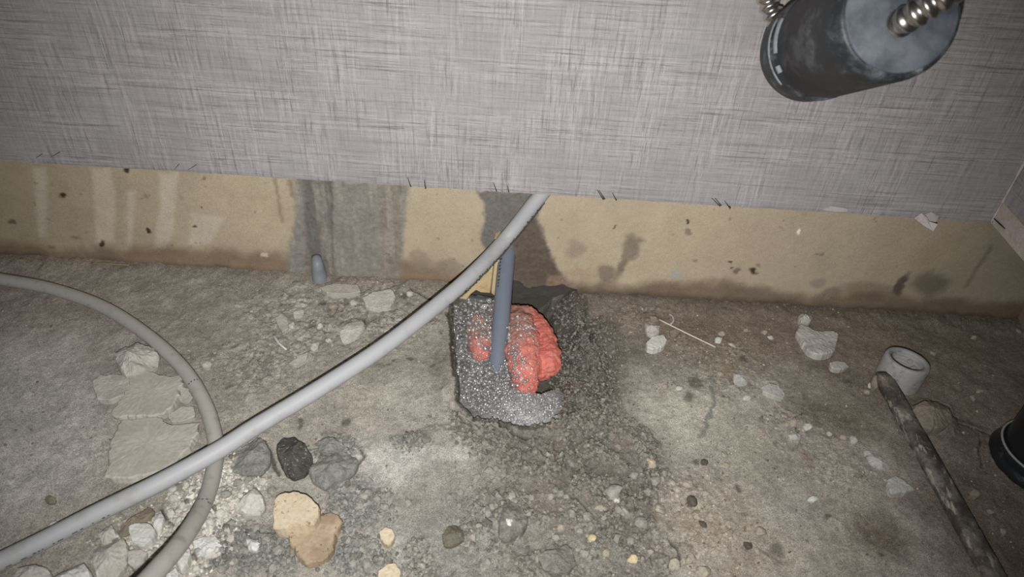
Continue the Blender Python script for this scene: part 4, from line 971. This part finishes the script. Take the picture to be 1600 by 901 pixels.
# ------------------------------------------------------------------ soap foam and water in the hole
fo = [at(*p, -.012)[:2] for p in [(704, 470), (730, 458), (772, 462), (800, 480), (808, 540), (812, 600), (840, 615), (872, 606), (885, 622), (870, 650), (846, 668), (800, 668), (770, 662), (736, 648), (712, 632), (704, 590), (700, 520)]]
fx = np.arange(min(p[0] for p in fo) - .01, max(p[0] for p in fo) + .01, 0.0016); fy = np.arange(min(p[1] for p in fo) - .01, max(p[1] for p in fo) + .01, 0.0016)
FX, FY = np.meshgrid(fx, fy); fsd = poly_sd(FX, FY, fo)
foam_c = at(820, 640, -.01)
dense = lambda x, y: np.exp(-(((x - foam_c[0]) / 0.034) ** 2 + ((y - foam_c[1]) / 0.030) ** 2))
def foam_z(x, y):
    return -0.016 + 0.012 * (fbm(x, y, 26, 4, 301) - 0.5) + 0.003 * (fbm(x, y, 140, 3, 302) - 0.5) + 0.008 * dense(x, y)
FZ = foam_z(FX, FY)
fc = lay(np.zeros(FX.shape + (3,)) + srgb(104, 102, 98), sstep(0.45, 0.65, fbm(FX, FY, 60, 4, 303)), srgb(128, 127, 124), 0.8)
fc = lay(fc, dense(FX, FY), srgb(204, 205, 207), 1.0)
keep = fsd < 0.004
Fq = grid_faces(len(fx), len(fy)); kv = keep.ravel(); Fq = Fq[kv[Fq].all(1)]
FV = np.stack([FX, FY, FZ], -1).reshape(-1, 3)
# film triangles
Ft = np.concatenate([Fq[:, [0, 1, 2]], Fq[:, [0, 2, 3]]])
used = np.unique(Ft); remap = -np.ones(len(FV), int); remap[used] = np.arange(len(used))
FV = FV[used]; fcol = fc.reshape(-1, 3)[used]; Ft = remap[Ft]
# bubbles
def place_bubbles(n, poly, smin, smax, on_rag, seed, lift=0.4, power=2.2, z=-.012):
    r = np.random.default_rng(seed); P = np.array([at(*p, z)[:2] for p in poly]); lo = P.min(0); hi = P.max(0)
    x = r.uniform(lo[0], hi[0], n * 4); y = r.uniform(lo[1], hi[1], n * 4)
    ok = poly_sd(x, y, P) < 0; x, y = x[ok][:n], y[ok][:n]
    s = smin + (smax - smin) * r.uniform(size=len(x)) ** power
    zf = foam_z(x, y)
    if on_rag: zf = np.maximum(zf, rag_top(x, y) - 0.0006)
    return np.stack([x, y, zf + s * lift + r.uniform(0, 0.0035, len(x))], 1), s
B1 = place_bubbles(2300, [(706, 480), (735, 466), (772, 468), (790, 500), (800, 560), (812, 618), (800, 655), (740, 640), (714, 620), (706, 560)], 0.0007, 0.0040, True, 1, power=3.0)
B2 = place_bubbles(1500, [(730, 560), (805, 560), (830, 615), (868, 612), (876, 634), (846, 662), (790, 662), (735, 640)], 0.0007, 0.0028, True, 2)
B3 = place_bubbles(1300, [(800, 616), (868, 612), (880, 636), (848, 664), (800, 662)], 0.0005, 0.0014, False, 3)
B4 = place_bubbles(420, [(796, 520), (838, 520), (842, 600), (816, 616), (798, 600)], 0.0006, 0.0020, True, 4)
B5 = place_bubbles(260, [(840, 600), (905, 590), (925, 640), (890, 665), (840, 660)], 0.0006, 0.0016, False, 5)
bp = np.concatenate([b[0] for b in (B1, B2, B3, B4)]); bs = np.concatenate([b[1] for b in (B1, B2, B3, B4)])
bv, bf, _c = grains(bp, bs, None, (ICO2_V, ICO2_F), 0.0, (0.9, 1.0))
allV = np.concatenate([FV, bv]); allF = np.concatenate([Ft, bf + len(FV)])
allC = np.concatenate([fcol, np.full((len(bv), 3), 0.6)])
midx = np.concatenate([np.zeros(len(Ft), int), np.ones(len(bf), int)])
t = NT('foam_film'); v = t.coord()
M_film = t.done(t.attr('Col'), 0.25, t.bump(t.noise(v, 380, 4, 0.7), 0.002, 1.0), spec=0.5)
t = NT('soap_bubble')
tr = t.node('ShaderNodeBsdfTransparent'); tr.inputs[0].default_value = (0.95, 0.95, 0.95, 1)
gl = t.node('ShaderNodeBsdfGlossy'); gl.inputs['Roughness'].default_value = 0.30; gl.inputs[0].default_value = (1, 1, 1, 1)
df = t.node('ShaderNodeBsdfDiffuse'); df.inputs[0].default_value = rgba(srgb(208, 207, 205))
lw = t.node('ShaderNodeLayerWeight'); lw.inputs[0].default_value = 0.35
geo = t.node('ShaderNodeNewGeometry'); pick = t.ramp(geo.outputs['Random Per Island'], 0.55, 0.97, 0.16, 1.3)
m1 = t.node('ShaderNodeMixShader'); t.l.new(t.math('MULTIPLY', pick, t.ramp(lw.outputs['Fresnel'], 0.0, 1.0, 0.22, 0.6)), m1.inputs[0]); t.l.new(tr.outputs[0], m1.inputs[1]); t.l.new(gl.outputs[0], m1.inputs[2])
m2 = t.node('ShaderNodeMixShader'); t.l.new(t.ramp(lw.outputs['Facing'], 0.5, 1.0, 0.05, 0.35), m2.inputs[0]); t.l.new(m1.outputs[0], m2.inputs[1]); t.l.new(df.outputs[0], m2.inputs[2])
t.l.new(m2.outputs[0], t.out.inputs[0])
M_bub = t.m
tag(link('soap_foam', np_mesh('soap_foam', allV, allF, allC, smooth=True, mat_idx=midx), [M_film, M_bub]), 'glistening soap bubbles filling the hole around the pink rag', 'foam', kind='stuff')

# ------------------------------------------------------------------ right: ring coupling, iron bar, black pipe
p = at(1402, 592, 0.0); base_z = hz(p[0] + 0.04, p[1])
R0 = 0.0265
prof = [(0.0, -0.014), (R0 * .70, -0.014), (R0 * .72, -0.008)]
for k in range(8):                                     # inner thread
    z0 = -0.006 + k * 0.0048; prof += [(R0 * .68, z0), (R0 * .76, z0 + 0.0024), (R0 * .68, z0 + 0.0044)]
prof += [(R0 * .80, 0.0335), (R0 * .86, 0.0342), (R0 * .95, 0.0336), (R0 * 0.99, 0.0310), (R0 * 1.0, 0.026), (R0 * 1.0, 0.010), (R0 * 0.96, -0.008), (R0 * 0.9, -0.014)]
M_ring = plain_mat('grimy_white_plastic', srgb(158, 158, 156), 0.6, dirt=srgb(104, 100, 94), dscale=90, amt=0.6, bump=0.0006)
ring = tag(link('pipe_coupling', lathe_mesh('pipe_coupling', prof[::-1], 40), M_ring), 'grimy whitish threaded pipe coupling set in the floor, open side up', 'coupling')
ring.location = (p[0], p[1], base_z - 0.002); ring.rotation_euler = (math.radians(-7), math.radians(6), 0)
mud = link('inner_mud', lathe_mesh('inner_mud', [(0.0, -0.006), (R0 * .4, -0.007), (R0 * .68, -0.004), (R0 * .68, -0.012), (0, -0.012)][::-1], 24), M_dark, ring)
for k in range(4):
    a = -0.6 + k * 0.45; c = rock_mesh('plaster_crumb', 40 + k); c.materials.append(M_white)
    o = link('plaster_crumb', c, None, ring); o.location = (R0 * .60 * math.cos(a), R0 * .60 * math.sin(a), 0.012 + 0.004 * k); o.scale = (0.0042, 0.0034, 0.0034)

_b0, _b1 = at(1379, 587, .010), at(1556, 906, .011)
bar_pts = [_b0, (_b0 + _b1) / 2, _b1, _b1 + (_b1 - _b0) * 0.5]
Cb = catmull(bar_pts, 0.006); Tb, _n, _b = frames(Cb)
sec = [(-.0102, -.004), (-.0102, .003), (-.0076, .0068), (-.004, .0080), (.004, .0080), (.0076, .0068), (.0102, .003), (.0102, -.004), (.007, -.0085), (-.007, -.0085)]
V, F = [], []; ns = len(sec)
for i, c in enumerate(Cb):
    s_ = np.cross(Tb[i], [0, 0, 1.0]); s_ /= np.linalg.norm(s_); u_ = np.cross(s_, Tb[i])
    if u_[2] < 0: u_ = -u_
    for a, b in sec:
        wob = 0.0007 * (vnoise(np.array([i * 0.6]), np.array([a * 900]), 401)[0] - 0.5)
        V.append(c + s_ * (a + wob) + u_ * (b + wob))
for i in range(len(Cb) - 1):
    for k in range(ns):
        q = (k + 1) % ns; F.append((i * ns + k, i * ns + q, (i + 1) * ns + q, (i + 1) * ns + k))
F.append(tuple(range(ns))[::-1]); F.append(tuple((len(Cb) - 1) * ns + k for k in range(ns)))
bm = bmesh.new(); bm.from_mesh(poly_mesh('iron_bar', V, F)); bmesh.ops.recalc_face_normals(bm, faces=bm.faces[:])
t = NT('worn_iron'); v = t.coord()
base = t.mix(t.ramp(t.noise(v, 45, 5, 0.7), 0.40, 0.65), srgb(78, 73, 67), srgb(128, 122, 115))
base = t.mix(t.ramp(t.noise(t.coord((1, 0.35, 1), 'Object', (0, 0, -0.4)), 110, 6, 0.75), 0.53, 0.62, 0, 0.85), base, srgb(176, 170, 160))
M_iron = t.done(base, 0.5, t.bump(t.noise(v, 300, 4, 0.7), 0.001), metal=0.25, spec=0.4)
bar = tag(link('iron_bar', bm_mesh('iron_bar', bm, True), M_iron), 'dark worn iron bar with flaking paint lying from the coupling downwards', 'iron bar')
lump = chunk('caked_dirt', [(1362, 590), (1366, 582), (1378, 580), (1386, 590), (1378, 602), (1368, 606), (1360, 600)], 0.020, M_brown, 'clod of earth caked on the upper end of the iron bar', 'clod', flat=0.3)

# black pipe at the edge
pb = at(1622, 722, 0.0); bz = hz(pb[0], pb[1])
t = NT('black_plastic'); v = t.coord()
base = t.mix(t.ramp(t.noise(v, 60, 5, 0.7), 0.60, 0.75, 0, 0.5), srgb(30, 33, 36), srgb(112, 112, 112))
M_blk = t.done(base, 0.35, t.bump(t.noise(v, 220, 4, 0.6), 0.0005), spec=0.5)
bp_o = bpy.data.objects.new('black_drain_pipe', None); COL.objects.link(bp_o); bp_o.location = (pb[0], pb[1], bz)
tag(bp_o, 'black plastic drain pipe standing at the edge of the picture', 'drain pipe')
link('pipe', lathe_mesh('pipe', [(0.036, 0.05), (0.036, 0.128), (0.0365, 0.130), (0.0404, 0.130), (0.0408, 0.128), (0.0408, 0.02), (0.0408, -0.004)], 48), M_blk, bp_o)
link('collar', lathe_mesh('collar', [(0.0408, 0.020), (0.0440, 0.0205), (0.0455, 0.0185), (0.0460, 0.012), (0.0470, 0.009), (0.0490, 0.006), (0.0505, 0.001), (0.051, -0.004)], 48), M_blk, bp_o)
cr = np.stack([0.0442 * np.cos(np.linspace(0, 2 * math.pi, 60)), 0.0442 * np.sin(np.linspace(0, 2 * math.pi, 60)), np.full(60, 0.0200)], 1)
link('dusty_lip', tube_mesh('dusty_lip', cr, 0.0013, 6), M_ring, bp_o)

# ------------------------------------------------------------------ black canister with steel hoses, upper right
Pn = ad(1409, 22, 0.50); Pf = ad(1256, 84, 0.66)
axv = Vector(Pn - Pf); Ln = axv.length; axv.normalize()
RB = 0.0448
prof = [(0.0, 0.0), (RB * .80, 0.0), (RB * .93, 0.003), (RB * .98, 0.010), (RB * 0.995, 0.020), (RB, Ln * .20), (RB * 1.015, Ln * .205), (RB * 1.015, Ln * .235), (RB * .965, Ln * .24), (RB * .965, Ln * .32), (RB, Ln * .325), (RB, Ln - 0.012), (RB * .985, Ln - 0.006), (RB * .95, Ln - 0.0018), (RB * .90, Ln), (RB * .86, Ln - 0.0006), (RB * .40, Ln + 0.002), (0.0, Ln + 0.0025)]
t = NT('dusty_black_plastic'); v = t.coord()
base = t.mix(t.ramp(t.noise(v, 36, 6, 0.72), 0.46, 0.70), srgb(42, 46, 49), srgb(100, 104, 108))
base = t.mix(t.ramp(t.noise(v, 70, 5, 0.7), 0.60, 0.72, 0, 0.5), base, srgb(150, 152, 155))
M_can = t.done(base, 0.5, t.bump(t.noise(v, 150, 3, 0.6), 0.0004), spec=0.35)
t = NT('dusty_lit_face'); v = t.coord()  # end face: brighter flash-lit tone put into the dusty colour
base = t.mix(t.ramp(t.noise(v, 30, 5, 0.65), 0.35, 0.7), srgb(74, 79, 85), srgb(112, 117, 123))
M_face = t.done(base, 0.55, spec=0.3)
can = bpy.data.objects.new('black_canister', None); COL.objects.link(can)
can.location = Pf; can.rotation_euler = axv.to_track_quat('Z', 'Y').to_euler()
tag(can, 'black plastic canister with steel hoses hanging in front of the papered wall', 'canister')
link('body', lathe_mesh('body', prof, 64), M_can, can)
link('end_face', lathe_mesh('end_face', [(RB * .885, Ln - 0.002), (RB * .885, Ln + 0.0010), (RB * .86, Ln + 0.0014), (RB * .4, Ln + 0.0032), (0, Ln + 0.0036)], 64), M_face, can)
# clip ridge and lugs in the groove, on the side towards the camera's lower left
Rm = can.rotation_euler.to_matrix()
loc = Rm.transposed() @ Vector(ad(1236, 62, 0.50) - Pf)
a0 = math.atan2(loc.y, loc.x)
def arc(aa, bb, z, r): 
    th = np.linspace(aa, bb, 18); return np.stack([r * np.cos(th), r * np.sin(th), np.full(18, z)], 1)
M_lug = plain_mat('scuffed_plastic', srgb(128, 130, 133), 0.6, dirt=srgb(66, 68, 71), dscale=120)
link('clip_ridge', tube_mesh('clip_ridge', arc(a0 - .75, a0 + .55, Ln * .22, RB * 1.0), 0.0018, 8), M_lug, can)
link('clip_tongue', tube_mesh('clip_tongue', arc(a0 - .7, a0 - .05, Ln * .30, RB * .985), 0.0026, 8), M_lug, can)
link('clip_lug', tube_mesh('clip_lug', arc(a0 + .18, a0 + .32, Ln * .28, RB * .985), 0.0026, 8), M_lug, can)
bpy.context.view_layer.update()
t = NT('stainless_steel'); v = t.coord()
M_steel = t.done(t.mix(t.noise(v, 60, 3), srgb(214, 208, 202), srgb(196, 190, 184)), 0.32, metal=1.0)
def hose(pts, r0, label):
    Ch = catmull(pts, 0.0009)
    s = np.concatenate([[0], np.cumsum(np.linalg.norm(np.diff(Ch, axis=0), axis=1))])
    o = link('steel_hose', tube_mesh('steel_hose', Ch, r0 * (1 + 0.13 * np.cos(2 * math.pi * s / 0.0075)), 20), M_steel)
    o.parent = can; o.matrix_parent_inverse = can.matrix_world.inverted(); o['label'] = label
    return o
hose([ad(1388, 47, .515), ad(1411, 34, .490), ad(1445, 12, .475), ad(1490, -18, .466), ad(1540, -70, .47), ad(1570, -150, .50), ad(1560, -260, .60), aw(1540, -330, 0.002)], 0.0088, 'corrugated steel hose entering the lit round end of the canister')
hose([ad(1248, 84, .668), ad(1222, 44, .672), ad(1203, 12, .668), ad(1196, -25, .665), ad(1205, -90, .665), ad(1230, -180, .67), aw(1240, -250, 0.002)], 0.0088, 'corrugated steel hose entering behind the canister at the picture top')
